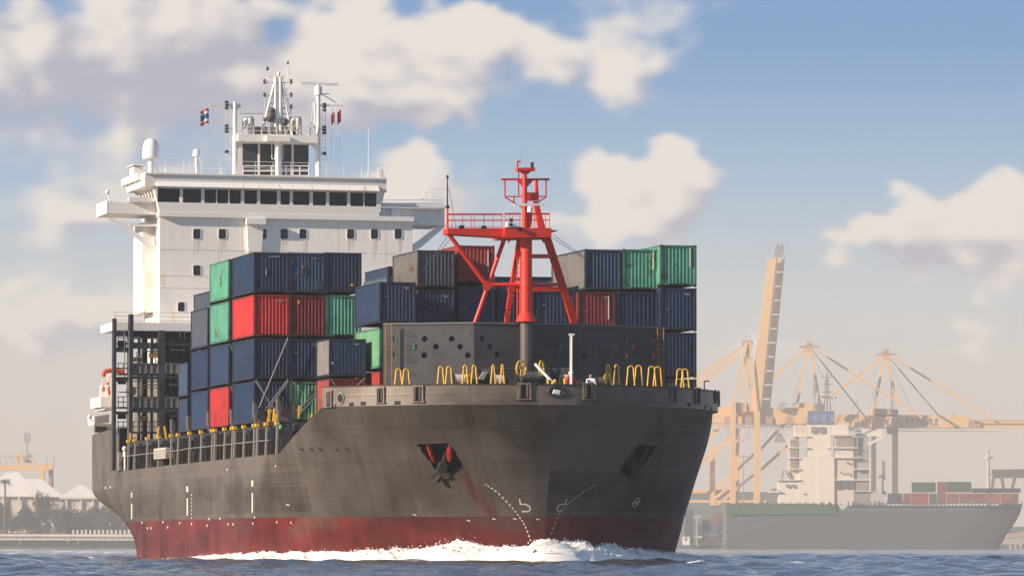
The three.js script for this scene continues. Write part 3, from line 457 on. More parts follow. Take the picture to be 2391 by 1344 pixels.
// two crew members on the bow
function person(px, py, s, label, shirt, hair, turn, armBack) {
  const c = onS(px, py, s), top = c.y, w = toWorld(V(c.x, 8.93, s)), H = top - 8.93, k = H / 1.78;
  const t = thing('person', label, 'person', w.toArray(), turn);
  const J = { hip: [0, .93, 0], chest: [0, 1.30, .01], neck: [0, 1.48, 0], shl: [-.19, 1.42, 0], shr: [.19, 1.42, 0], ell: [-.29, 1.15, .03], elr: [.29, 1.16, .04], hal: [-.27, .93, .14], har: armBack ? [.52, 1.2, .1] : [.26, .95, .16], hl: [-.10, .90, 0], hr: [.10, .90, 0], kl: [-.115, .49, .02], kr: [.115, .49, .02], fl: [-.12, .07, 0], fr: [.12, .07, 0], tl: [-.13, .05, .16], tr: [.13, .05, .16] };
  const bones = { top: [['hip', 'chest', .15, .165], ['chest', 'neck', .16, .075], ['shl', 'shr', .085, .085], ['shl', 'ell', .062, .05], ['ell', 'hal', .05, .036], ['shr', 'elr', .062, .05], ['elr', 'har', .05, .036]], legs: [['hl', 'kl', .095, .065], ['kl', 'fl', .065, .045], ['hr', 'kr', .095, .065], ['kr', 'fr', .065, .045], ['hip', 'hip', .145, .145], ['fl', 'tl', .045, .038], ['fr', 'tr', .045, .038]] };
  const field = (list, name, mat, parent, res = 44) => {
    const mc = new MarchingCubes(res, mat, false, false, 60000); mc.isolation = 0; const n = res, hf = n / 2;
    for (let z = 0; z < n; z++) for (let y = 0; y < n; y++) for (let x = 0; x < n; x++) {
      const p = V((x - hf) / hf, (y - hf) / hf + .95, (z - hf) / hf); let d = 9;
      for (const [a, b, ra, rb] of list) { const A = V(...J[a]), B = V(...J[b]), ab = B.clone().sub(A), q = clamp(p.clone().sub(A).dot(ab) / (ab.lengthSq() || 1)), e = p.distanceTo(A.addScaledVector(ab, q)) - lerp(ra, rb, q); const h = clamp(.5 + .5 * (d - e) / .05); d = lerp(d, e, h) - .05 * h * (1 - h); }
      mc.field[x + y * n + z * n * n] = -d;
    }
    mc.update(); const cnt = mc.count, g = new THREE.BufferGeometry(); g.setAttribute('position', new THREE.Float32BufferAttribute(mc.positionArray.slice(0, cnt * 3), 3)); g.setAttribute('normal', new THREE.Float32BufferAttribute(mc.normalArray.slice(0, cnt * 3), 3)); g.translate(0, .95, 0); g.scale(k, k, k);
    g.setAttribute('uv', new THREE.Float32BufferAttribute(new Float32Array(cnt * 2), 2));
    return meshPart(name, g, mat, parent);
  };
  const skin = M(.42, .25, .17, { roughness: .6 });
  field([...bones.top, ...bones.legs], 'body', shirt, t, 56);
  const hd = new MB(); hd.ball(V(0, 1.63, .01), .105, 1.22, .88, 1.0, 20); hd.tube(V(0, 1.46, 0), V(0, 1.56, 0), .055, .05, 12); hd.ball(V(0, 1.61, .115), .022, 1.3); for (const d of [-1, 1]) hd.ball(V(d * .095, 1.62, 0), .026, 1.4, .5); for (const g of hd.g) g.scale(k, k, k); hd.build('head', skin, t);
  const ey = new MB(); for (const d of [-1, 1]) ey.ball(V(d * .035, 1.645, .098), .014); ey.box(-.025, .025, 1.565, 1.572, .09, .108); for (const g of ey.g) g.scale(k, k, k); ey.build('eyes_and_mouth', black, t);
  for (const d of [-1, 1]) { const a = V(...J[d < 0 ? 'hal' : 'har']), hb = new MB(); hb.ball(a.clone().add(V(0, -.05, .01)), .045, 1.1, .5, .9); for (let f = 0; f < 4; f++) hb.tube(a.clone().add(V(0, -.08, -.025 + f * .018)), a.clone().add(V(.01 * d, -.17 + Math.abs(f - 1.4) * .012, -.01 + f * .017)), .009, .007, 6); hb.tube(a.clone().add(V(0, -.05, .04)), a.clone().add(V(-.01 * d, -.11, .075)), .01, .008, 6); for (const g of hb.g) g.scale(k, k, k); hb.build('hand', skin, t); }
  const hh = new MB(); if (hair === 'helmet') { const g = new THREE.SphereGeometry(.125, 20, 10, 0, Math.PI * 2, 0, Math.PI / 2); g.translate(0, 1.66, 0); hh.add(g); hh.add(new THREE.CylinderGeometry(.15, .15, .012, 20).translate(0, 1.66, .03)); } else { const g = new THREE.SphereGeometry(.114, 18, 10, 0, Math.PI * 2, 0, Math.PI * .55); g.scale(.92, 1.15, 1.02); g.translate(0, 1.645, -.015); hh.add(g); }
  for (const g of hh.g) g.scale(k, k, k); hh.build(hair === 'helmet' ? 'helmet' : 'hair', hair === 'helmet' ? whiteTrim : black, t);
  return t;
}
person(1333, 866, -1.9, 'person in a red jacket and white helmet standing behind the white bow pole', M(.55, .012, .02, { roughness: .7 }), 'helmet', YAW + .3);
person(1380, 872, -2.2, 'dark haired person in a white shirt standing at the bow rail', M(.78, .77, .75, { roughness: .8 }), 'hair', YAW - .6, false);

// ---------------------------------------------------------------- white accommodation tower and bridge
{
  const S = -68, q = (x, y, s = S) => onS(x, y, s);
  const L = q(372, 600).x, R = q(963, 600).x, H = (y, s = S) => q(650, y, s).y;
  const b = new MB(), ledge = H(511), base = 6.1;
  b.box(L, R, base, ledge, S, S - 5.8);
  const tower = b.build('tower', white, ship);
  new MB().box(L - .12, R + .02, ledge, H(500), S + .35, S - 6).build('ledge', whiteTrim, tower);
  const seam = new MB(); for (const y of [587, 648, 676]) seam.box(L - .006, R + .006, H(y) - .02, H(y) + .02, S + .012, S - 5.81); for (const x of [510, 565, 790, 900]) { const u = q(x, 560).x; seam.box(u - .015, u + .015, base, ledge, S + .006, S - .05); } seam.build('weld_seams', M(.62, .58, .53), tower, { kind: 'stuff' });
  const win = (x, y, w = 17, h = 24) => {
    const c = q(x, y), W = w / 32.5 / .945, Hh = h / 32.6, rrect = (a, b2, r) => { const s = new THREE.Shape(); s.moveTo(-a + r, -b2); s.lineTo(a - r, -b2); s.absarc(a - r, -b2 + r, r, -Math.PI / 2, 0); s.lineTo(a, b2 - r); s.absarc(a - r, b2 - r, r, 0, Math.PI / 2); s.lineTo(-a + r, b2); s.absarc(-a + r, b2 - r, r, Math.PI / 2, Math.PI); s.lineTo(-a, -b2 + r); s.absarc(-a + r, -b2 + r, r, Math.PI, Math.PI * 1.5); return s; };
    const fr = rrect(W / 2 + .035, Hh / 2 + .035, .15); fr.holes.push(rrect(W / 2 - .01, Hh / 2 - .01, .12));
    const m = new MB().add(new THREE.ExtrudeGeometry(fr, { depth: .05, bevelEnabled: false, curveSegments: 6 }).translate(c.x, c.y, S - .02)).build('window_frame', white, tower);
    new MB().add(new THREE.ShapeGeometry(rrect(W / 2, Hh / 2, .13), 6).translate(c.x, c.y, S + .012)).build('window', glass, tower);
  };
  for (const x of [459, 518.5, 613, 663, 707, 818.5, 874, 929.5]) win(x, 546); win(459, 631); win(422.5, 716, 16, 22); win(910, 631, 13, 20);
  { const st = new MB(); for (const x of [459, 518.5, 663, 707, 818.5, 874, 929.5]) for (let k = 0; k < 3; k++) { const c = q(x + rr(-7, 7), 560), w2 = rr(.05, .16), hh = rr(.5, 1.5); st.prism([V(c.x - w2, c.y, S + .003), V(c.x + w2, c.y, S + .003), V(c.x + w2 * .3, c.y - hh, S + .003), V(c.x - w2 * .2, c.y - hh * .9, S + .003)], V(0, 0, .002 + .001 * k)); } st.build('rust_stains', M(.76, .66, .55), tower, { kind: 'stuff' }); }
  // crane post bracket on the front
  { const m = new MB(); m.prism([q(574, 524, S), q(613, 524, S), q(608, 588, S), q(577, 588, S)], V(0, 0, .3)); m.build('post_bracket', white, tower); const t = new MB(), a = q(571, 524), c = q(616, 511); t.box(a.x, c.x, a.y, c.y, S + .01, S + .6); t.build('bracket_top', whiteTrim, tower); }
  // wheelhouse: walls wider at the top, hollow, with real panes all round
  const yT = H(441), yB = H(500), yW0 = H(478), yW1 = H(446), sF = S + .3, sR = S - 6.4, l0 = q(372, 500, sF).x, l1 = q(357, 434, sF).x, r0 = q(884, 500, sF).x, r1 = q(899, 434, sF).x;
  const lx = (y) => lerp(l0, l1, (y - yB) / (yT - yB)), rx = (y) => lerp(r0, r1, (y - yB) / (yT - yB));
  const w = new MB(), slab = (y0, y1) => w.prism([V(lx(y0), y0, sF), V(rx(y0), y0, sF), V(rx(y1), y1, sF), V(lx(y1), y1, sF)], V(0, 0, sR - sF));
  slab(yB, yW0); slab(yW1, yT);
  const wheelhouse = w.build('wheelhouse', white, ship);
  const wx = [[395, 537], [555, 671], [690, 765], [770, 840], [848, 920], [940, 1022], [1041, 1147], [1168, 1227], [1246, 1351], [1372, 1455], [1474, 1588], [1607, 1690], [1695, 1772]].map(([a, c]) => [q(a / 2.688 + 220, 462, sF).x, q(c / 2.688 + 220, 462, sF).x]);
  const sl = (rx(yW1) - rx(yW0)), xs = [lx(yW0), ...wx.flat(), rx(yW0)];
  for (let i = 0; i < xs.length; i += 2) { const mull = new MB(), k0 = i === 0 ? lx(yW1) - lx(yW0) : 0, k1 = i === xs.length - 2 ? sl : 0; mull.prism([V(xs[i], yW0, sF), V(xs[i + 1], yW0, sF), V(xs[i + 1] + k1, yW1, sF), V(xs[i] + k0, yW1, sF)], V(0, 0, -.35)); mull.build('mullion', white, wheelhouse); }
  wx.forEach(([a, c], i) => { const m = new MB(); m.prism([V(a, yW0, sF - .16), V(c, yW0, sF - .16), V(c, yW1, sF - .16), V(a, yW1, sF - .16)], V(0, 0, -.03)); m.build('bridge_window', glassBridge, wheelhouse); if (![3, 4].includes(i)) { const e = new MB(), x1 = i === 2 ? wx[4][1] : c; e.prism([V(a - .1, yW1 + .12, sF), V(a - .1, yW1 + .5, sF), V(a - .1, yW1 + .5, sF + .12), V(a - .1, yW1 + .1, sF + .5)], V(x1 - a + .2, 0, 0)); e.build('visor', whiteTrim, wheelhouse); } });
  const rear = new MB(); for (const [a, c] of [[0, .12], [.3, .42], [.52, .62], [.75, .8], [.9, 1]]) rear.box(lerp(lx(yW0), rx(yW0), a), lerp(lx(yW0), rx(yW0), c), yW0, yW1, sR, sR + .2); rear.box(lx(yW0) + .05, rx(yW0) - .05, yW0, yW0 + .02, sF - .2, sR); rear.build('rear_wall', M(.05, .055, .07), wheelhouse);
  const cons = new MB(); for (const [a, c, h] of [[.06, .1, .5], [.16, .2, .4], [.3, .45, .45], [.6, .7, .42], [.85, .9, .5]]) cons.box(lerp(l0, r0, a), lerp(l0, r0, c), yW0 + .021, yW0 + h, sF - 1.6, sF - 2.3); cons.build('consoles', M(.04, .04, .05), wheelhouse, { kind: 'stuff' });
  const side = new MB(); for (const d of [0, 1, 2, 3, 4, 5]) side.prism([V(lx(yW0), yW0, sF - .4 - d), V(lx(yW1), yW1, sF - .4 - d), V(lx(yW1), yW1, sF - .62 - d), V(lx(yW0), yW0, sF - .62 - d)], V(.12, 0, 0)); side.build('side_mullions', white, wheelhouse, { kind: 'stuff' });
  const rf = new MB(), ra = q(340, 432, sF + .5), rb = q(905, 418, sF + .5); rf.prism([V(ra.x, yT, sF + .1), V(rb.x, yT, sF + .1), V(rb.x, rb.y, sF + .16), V(ra.x, rb.y, sF + .16)], V(0, 0, -.01)); rf.box(ra.x, rb.x, yT, rb.y, sF + .1, sR); rf.box(ra.x, rb.x, rb.y + .001, rb.y + .12, sF + .3, sR); const roof = rf.build('wheelhouse_roof', white, ship), rt = rb.y + .12;
  { const m = new MB(), a = q(318, 433, S - 2), c = q(341, 396, S - 2); m.box(q(307, 430, S - 3).x, ra.x, H(432, S - 3), H(416, S - 3), S - 1, S - 7); m.box(q(308, 412, S - 3).x, q(328, 395, S - 3).x, H(414, S - 3), H(398, S - 3), S - 2.5, S - 4); m.box(q(303, 396, S - 3).x, q(330, 393, S - 3).x, H(396, S - 3), H(393.5, S - 3), S - 2, S - 4.4); m.build('roof_side_box', whiteTrim, roof); const d = q(893, 443, S - 1); new MB().box(d.x - .15, d.x + .3, d.y - .15, d.y + .1, S - 1, S - 1.3).build('camera_housing', black, roof); }
  // bridge wings with their braces
  for (const [xi, xo, tip, d] of [[372, 252, 249, -1], [890, 1034, 1037, 1]]) {
    const s0 = S - .6, m = new MB(), A = q(xi, 480, s0), B = q(xo, 480, s0), b0 = H(d < 0 ? 506 : 518, s0), t0 = H(479, s0);
    m.box(A.x, B.x, b0, t0, s0, s0 - .15); m.box(A.x, B.x, b0 - .02, b0 + .1, s0 - .15, s0 - 4); m.box(B.x, B.x + d * .12, b0, t0 + .1, s0 + .01, s0 - 4); m.box(A.x, B.x, b0, t0, s0 - 3.85, s0 - 4);
    const wing = m.build('bridge_wing', white, ship);
    const bm = new MB(); bm.box(q(d < 0 ? 297 : 889, 470, s0).x, q(d < 0 ? 359 : 1033, 470, s0).x, H(478, s0), H(469, s0), s0 + .02, s0 + .5); bm.build('wind_deflector', whiteTrim, wing);
    const pl = new MB(), o = (x, y) => q(x, y, s0 - .4), pts = d < 0 ? [[253, 508], [364, 588], [371, 588], [371, 577], [264, 508]] : [[1034, 520], [966, 570], [966, 585], [982, 578], [1040, 528]];
    pl.prism(pts.map(([x, y]) => o(x, y)), V(0, 0, -.35)); pl.prism((d < 0 ? [[300, 524], [372, 522], [372, 528], [300, 527]] : [[963, 524], [1030, 520], [1034, 524], [963, 530]]).map(([x, y]) => o(x, y)), V(0, 0, -.35)); pl.build('wing_brace', whiteTrim, wing);
    const rl = new MB(); for (const y of [467, 474]) rl.tube(q(xi, y, s0 - 3.9), q(xo, y, s0 - 3.9), .02, undefined, 5); if (d < 0) { rl.tube(q(262, 437, s0 - 2), q(340, 437, s0 - 2), .025, undefined, 5); rl.tube(q(256, 470, s0), q(252, 452, s0), .05); rl.ball(q(250, 448, s0), .16); } else { rl.tube(q(1005, 440, s0 - 2), q(1050, 440, s0 - 2), .02, undefined, 5); rl.tube(q(1005, 470, s0 - 2), q(1005, 440, s0 - 2), .025, undefined, 5); rl.path([q(986, 467, s0 - 1), q(990, 452, s0 - 1), q(1003, 443, s0 - 1)], .03); rl.box(q(978, 469, s0).x, q(988, 469, s0).x, H(469, s0), H(466, s0), s0 - .5, s0 - 1); } rl.build('wing_railing', whiteTrim, wing);
    const un = new MB(); if (d > 0) { const a = q(892, 500, s0 + .05), c = q(932, 482, s0 + .05); un.box(q(911, 500, s0).x, q(931, 482, s0).x, H(501, s0), H(482, s0), s0 + .3, s0 + .02); un.build('wing_locker', white, wing); }
    else { un.box(q(340, 590, S - 1).x, L - .01, H(730), H(520), S - 2.2, S - 5.6); un.build('stair_casing', white, tower); }
  }
  // monkey island: portal mast, dark screens, railings
  const sM = S - 2, g = (x, y, s = sM) => onS(x, y, s), pm = new MB();
  pm.tube(V(g(548, 412).x, rt, sM), g(548, 238), .21, .13, 14); pm.tube(V(g(742.5, 412).x, rt, sM), g(742.5, 222), .2, .15, 14);
  const pa = g(552, 330), pb = g(738, 318); pm.box(pa.x, pb.x, pa.y, pb.y, sM + .5, sM - 1.5); pm.box(g(616, 328).x, g(670, 318).x, g(616, 331).y, g(616, 319).y, sM + .9, sM + .5);
  for (const x of [555, 737]) pm.prism([g(x, 330), g(x + (x < 600 ? 16 : -16), 330), g(x, 348)], V(0, 0, -.3));
  const portal = pm.build('portal_mast', white, ship);
  const house = new MB(); house.box(g(564, 400).x, g(722, 400).x, rt, g(600, 331).y, sM - 1.6, sM - 3); house.build('mast_house', whiteTrim, portal);
  for (const [a, c] of [[566, 602], [606.5, 640], [656, 680.5], [684.5, 720]]) { const m = new MB(); m.box(g(a, 400, sM - 1.5).x, g(c, 400, sM - 1.5).x, rt + .05, g(a, 334, sM - 1.5).y, sM - 1.55, sM - 1.5); m.build('dark_screen', M(.045, .05, .068, { roughness: .35 }), portal); }
  const mu = new MB(); for (const x of [604, 682.5]) mu.bar(V(g(x, 400, sM - 1.4).x, rt, sM - 1.4), g(x, 333, sM - 1.4), .13); mu.tube(V(g(648, 400, sM + .2).x, rt, sM + .2), g(648, 330, sM + .2), .17, .17, 12); mu.tube(V(g(655, 400, sM + .2).x, rt, sM + .2), g(655, 330, sM + .2), .07, .07, 8); for (const y of [387, 398.5, 409.5]) for (const [a, c] of [[566, 641], [656, 720]]) mu.bar(g(a, y, sM + .1), g(c, y, sM + .1), y === 398.5 ? .1 : .07); for (const x of [566, 633, 667, 699, 720]) mu.bar(V(g(x, 400).x, rt, sM + .1), g(x, 387, sM + .1), .07); for (const [x, x2] of [[634, 641], [656, 660]]) { mu.bar(g(x, 336, sM), g(x, 371, sM), .05); mu.bar(g(x2, 336, sM), g(x2, 371, sM), .05); mu.bar(g(x, 371, sM), g(x2, 371, sM), .05); } mu.build('mast_posts', whiteTrim, portal);
  const top = g(650, 318).y, um = new MB(); // lattice signal mast over the portal
  const T = (x, y, s = sM - .3) => g(x, y, s); for (const [x0, y0, x1, y1, r] of [[643, 318, 643, 180, .12], [654, 318, 654, 180, .13], [608, 318, 640, 196, .085], [682, 318, 657, 196, .085], [622, 318, 644, 230, .05], [668, 318, 654, 230, .05], [614, 290, 640, 182, .02], [684, 290, 660, 182, .02]]) um.tube(T(x0, y0), T(x1, y1), r, undefined, 8);
  for (const [y, a, c] of [[193, 617, 680], [222, 617, 680], [251, 617, 668], [265, 560, 735], [281, 617, 680], [180, 638, 661]]) um.bar(T(a, y), T(c, y), y === 265 ? .05 : .075); for (let y = 205; y < 318; y += 12) { const k = (318 - y) / 122; um.bar(T(lerp(608, 640, k), y), T(lerp(682, 657, k), y), .05); um.bar(T(lerp(608, 640, k), y), T(lerp(682, 657, Math.min(1, k + .1)), y - 12), .03); }
  for (let y = 186; y < 318; y += 5) um.bar(T(647, y), T(652, y), .04); for (const x of [646.5, 650.5]) um.bar(T(x, 184), T(x, 316), .035); for (const [x0, y0, x1, y1] of [[617, 193, 643, 230], [680, 193, 654, 230], [617, 222, 640, 250], [680, 222, 656, 250], [617, 193, 617, 281], [679, 193, 679, 281]]) um.bar(T(x0, y0), T(x1, y1), .03);
  const um2 = new MB(); um2.tube(T(624, 190), T(624, 160), .035, .02, 6); um2.tube(T(671, 192), T(672, 150), .03, .02, 6); um2.path([T(624, 166), T(634, 180), T(642, 182)], .02); um2.path([T(671, 150), T(663, 178), T(655, 182)], .02); um2.ball(T(650, 172), .12, 1.6);
  const lattice = um.build('signal_mast', white, ship); um2.build('antennas', whiteTrim, lattice);
  const ll = new MB(); for (const y of [190, 221, 249, 279]) for (const x of [617, 679]) if (!(x === 617 && y === 249)) { ll.tube(T(x, y + 5), T(x, y - 5), .1, .1, 8); } ll.tube(T(671, 150), T(672, 143), .07, .07, 8); ll.ball(T(624, 160), .1, 1.6); ll.build('signal_lamps', M(.10, .035, .03), lattice, { kind: 'stuff' });
  const dk = new MB(); for (const [x, y, r] of [[631, 272, .38], [633, 258, .24], [663, 285, .3]]) dk.ball(T(x, y), r, 1.1); dk.box(T(640, 300).x, T(667, 290).x, T(640, 312).y, T(640, 276).y, sM - .8, sM - 1.6); dk.box(T(596, 314).x, T(700, 314).x, top, top + .8, sM - 1, sM - 1.3); dk.build('horns_and_lockers', M(.14, .13, .12, { map: grime }), lattice);
  for (const x of [585.5, 697]) { const c = new MB(), a = g(x, 312, sM + .1), d = g(x, 280, sM + .1); c.tube(V(a.x, top, sM + .1), d, .24, .24, 18); c.ball(d, .24, 1.2, 1, 1, 16); c.path([V(d.x, d.y + .05, sM + .1), V(d.x - .35, d.y + .0, sM - .1), V(d.x - .42, top + .5, sM - .2)], .2, 10); c.build('ventilator', chrome, portal); }
  const rl = new MB(); for (const y of [295, 305]) { rl.bar(g(552, y, sM + .4), g(738, y, sM + .4), .045); } for (let x = 556; x < 740; x += 18) rl.bar(V(g(x, 310, sM + .4).x, top, sM + .4), g(x, 295, sM + .4), .045); for (const [x0, x1] of [[560, 572], [633, 622], [666, 677], [713, 731], [570, 580]]) rl.bar(V(g(x0, 310, sM + .3).x, top, sM + .3), g(x1, 286, sM + .3), .06); rl.build('railing', whiteTrim, portal);
  const yl = new MB(); yl.bar(g(488, 245), g(568, 244), .12, .1); yl.prism([g(534, 247), g(566, 245), g(552, 256), g(545, 256)], V(0, 0, -.2)); yl.bar(g(718, 219), g(769, 219), .07); yl.bar(g(748, 246), g(800, 246), .1); yl.bar(g(752, 220), g(793, 245), .07); yl.bar(g(732, 240), g(722, 330), .07); yl.tube(g(742.5, 222), g(742.5, 202), .3, .26, 14); yl.tube(g(736, 300), g(735, 240), .1); for (const x of [528, 757]) { yl.bar(g(x + (x < 600 ? 8 : 0), 300), g(x + (x < 600 ? 18 : -14), 300), .07); yl.bar(g(x + (x < 600 ? 8 : 0), 358), g(x + (x < 600 ? 18 : -14), 360), .06); } for (let y = 262; y < 370; y += 9) { yl.bar(g(527, y), g(537, y), .03); yl.bar(g(752, y + 10), g(760, y + 10), .03); } for (const x of [527, 537, 752, 760]) yl.bar(g(x, 260), g(x, 375), .025); yl.build('yards_and_ladders', white, portal);
  const sl2 = new MB(); for (const [x, y] of [[528.5, 245], [528.5, 300], [757, 250], [757, 303]]) for (const o of [-7, 0, 7]) sl2.tube(g(x, y + o + 3), g(x, y + o - 2.5), .14, .14, 8); for (const [x, y] of [[528.5, 354], [757, 358]]) sl2.tube(g(x, y + 3), g(x, y - 3), .15, .15, 8); sl2.build('navigation_lamps', black, portal, { kind: 'stuff' });
  const sc = new MB(); const a2 = g(700, 193.5), b2 = g(789, 197); sc.bar(a2, b2, .17, .14); sc.tube(g(742.5, 203), g(742.5, 196), .12); sc.build('radar_scanner', whiteTrim, portal);
  for (const [x, y, r, h, p] of [[351.5, 352, .62, 1.45, 366], [458, 358, .27, .55, 366]]) { const c = g(x, y), m = new MB(), yb = g(x, p).y; m.add(new THREE.LatheGeometry([[.001, h * .62], [r * .42, h * .585], [r * .74, h * .46], [r * .93, h * .26], [r * .97, h * .05], [r, -h * .3], [r * .97, -h * .4], [r * .7, -h * .44], [.001, -h * .44]].reverse().map(([X, Y]) => new THREE.Vector2(X, Y)), 28).translate(c.x, c.y, sM)); const dm = m.build('satellite_dome', M(.80, .78, .76, { roughness: .4 }), ship); const s = new MB(); s.tube(V(c.x, rt, sM), V(c.x, c.y - h * .42, sM), r * .34, r * .3, 12); for (const d of [-1, 1]) s.bar(V(c.x + d * r * 1.2, rt, sM), V(c.x + d * r * .2, c.y - h * .5, sM), .06); s.build('dome_stand', whiteTrim, dm); }
  const an = new MB(); for (const [x, y] of [[385, 392], [443, 380], [443, 403], [517, 388], [523, 402], [863, 388], [860, 300], [882, 394], [888, 390], [893, 396], [899, 388], [413, 398]]) an.tube(V(g(x, 410).x, rt, sM), g(x, y), .04, .02, 6); for (const [x, d] of [[446, 9], [516, 7], [862, 8], [887, 5], [893, 5]]) { an.bar(V(g(x - d, 412).x, rt, sM), g(x, 394), .06); an.bar(V(g(x + d, 412).x, rt, sM), g(x, 394), .06); } an.build('aerials', whiteTrim, roof, { kind: 'stuff' });
  const rr2 = new MB(), yR = rt + .95; for (const y of [yR, rt + .5]) { rr2.tube(V(ra.x + .2, y, sF), V(rb.x - .2, y, sF), .018, undefined, 5); rr2.tube(V(ra.x + .2, y, sR), V(rb.x - .2, y, sR), .018, undefined, 5); } for (let x = ra.x + .2; x < rb.x; x += 1.3) rr2.tube(V(x, rt, sF), V(x, yR, sF), .016, undefined, 5); rr2.build('roof_railing', whiteTrim, roof);
  const wr = new MB(); for (const [x0, y0, x1, y1] of [[493, 246, 493, 410], [503, 246, 505, 410], [513, 246, 512, 410], [776, 247, 772, 412], [786, 247, 783, 412], [796, 247, 789, 412], [760, 360, 780, 412]]) wr.tube(g(x0, y0), V(g(x1, y1).x, rt, sM), .012, undefined, 4); wr.build('halyards', M(.5, .48, .45), portal, { kind: 'stuff' });
  // flags on the halyards
  const flag = (px, py, w, h, name, label, bands, dir) => { const p = toWorld(onS(px, py, sM)), t = thing(name, label, 'flag', p.toArray(), YAW); let y = 0; for (const [f, mat, nm] of bands) { const g2 = new THREE.PlaneGeometry(w, h * f, 14, 3); g2.translate(dir * w / 2, -y - h * f / 2, 0); const P = g2.attributes.position; for (let i = 0; i < P.count; i++) { const x = P.getX(i) / w * dir; P.setZ(i, Math.sin(x * 6 + .6) * .12 * x); P.setY(i, P.getY(i) - x * x * h * .16 + Math.sin(x * 6) * .05); } g2.computeVertexNormals(); meshPart(nm, g2, mat, t); y += h * f; } return t; };
  const cloth = (r, g2, b2) => M(r, g2, b2, { side: THREE.DoubleSide, roughness: .8 }), fr = cloth(.55, .07, .045), fw = cloth(.75, .73, .7), fb = cloth(.06, .12, .27);
  flag(487, 254, .62, 1.08, 'flag', 'striped red, white and blue flag flying left of the bridge mast', [[1 / 6, fr, 'red_stripe'], [1 / 6, fw, 'white_stripe'], [1 / 3, fb, 'blue_stripe'], [1 / 6, fw, 'white_stripe'], [1 / 6, fr, 'red_stripe']], -1);
  flag(781, 263, .26, .76, 'flag', 'narrow flag, red with a white edge, left of the two right of the bridge mast', [[.35, fr, 'field'], [.65, fr, 'field']], -1); flag(796, 257, .28, .9, 'flag', 'plain dark red signal flag, right of the two beside the bridge mast', [[1, cloth(.25, .04, .05), 'field']], -1);
  // white deck across the foot of the tower
  const dkS = -64.6, qd = (x, y) => onS(x, y, dkS), dl = qd(265, 760).x, d2 = new MB(); d2.box(dl, -dl, qd(300, 771).y, qd(300, 752).y, dkS, dkS - 3.2); d2.box(dl, -dl, qd(300, 771).y, qd(300, 766).y, dkS - 3.2, dkS - 4.5); d2.box(dl - .02, dl + .2, qd(300, 770).y, qd(300, 753).y, dkS - 3.21, dkS - 5);
  const wd = d2.build('boat_deck', white, ship), br = new MB(); for (const y of [728, 737, 747]) br.tube(qd(266, y), V(L + 4, qd(266, y).y, dkS), .022, undefined, 5); for (const x of [267, 336, 403]) br.bar(V(qd(x, 740).x, qd(x, 752).y, dkS), qd(x, 727), .07); br.build('deck_railing', M(.75, .62, .48), wd);
}
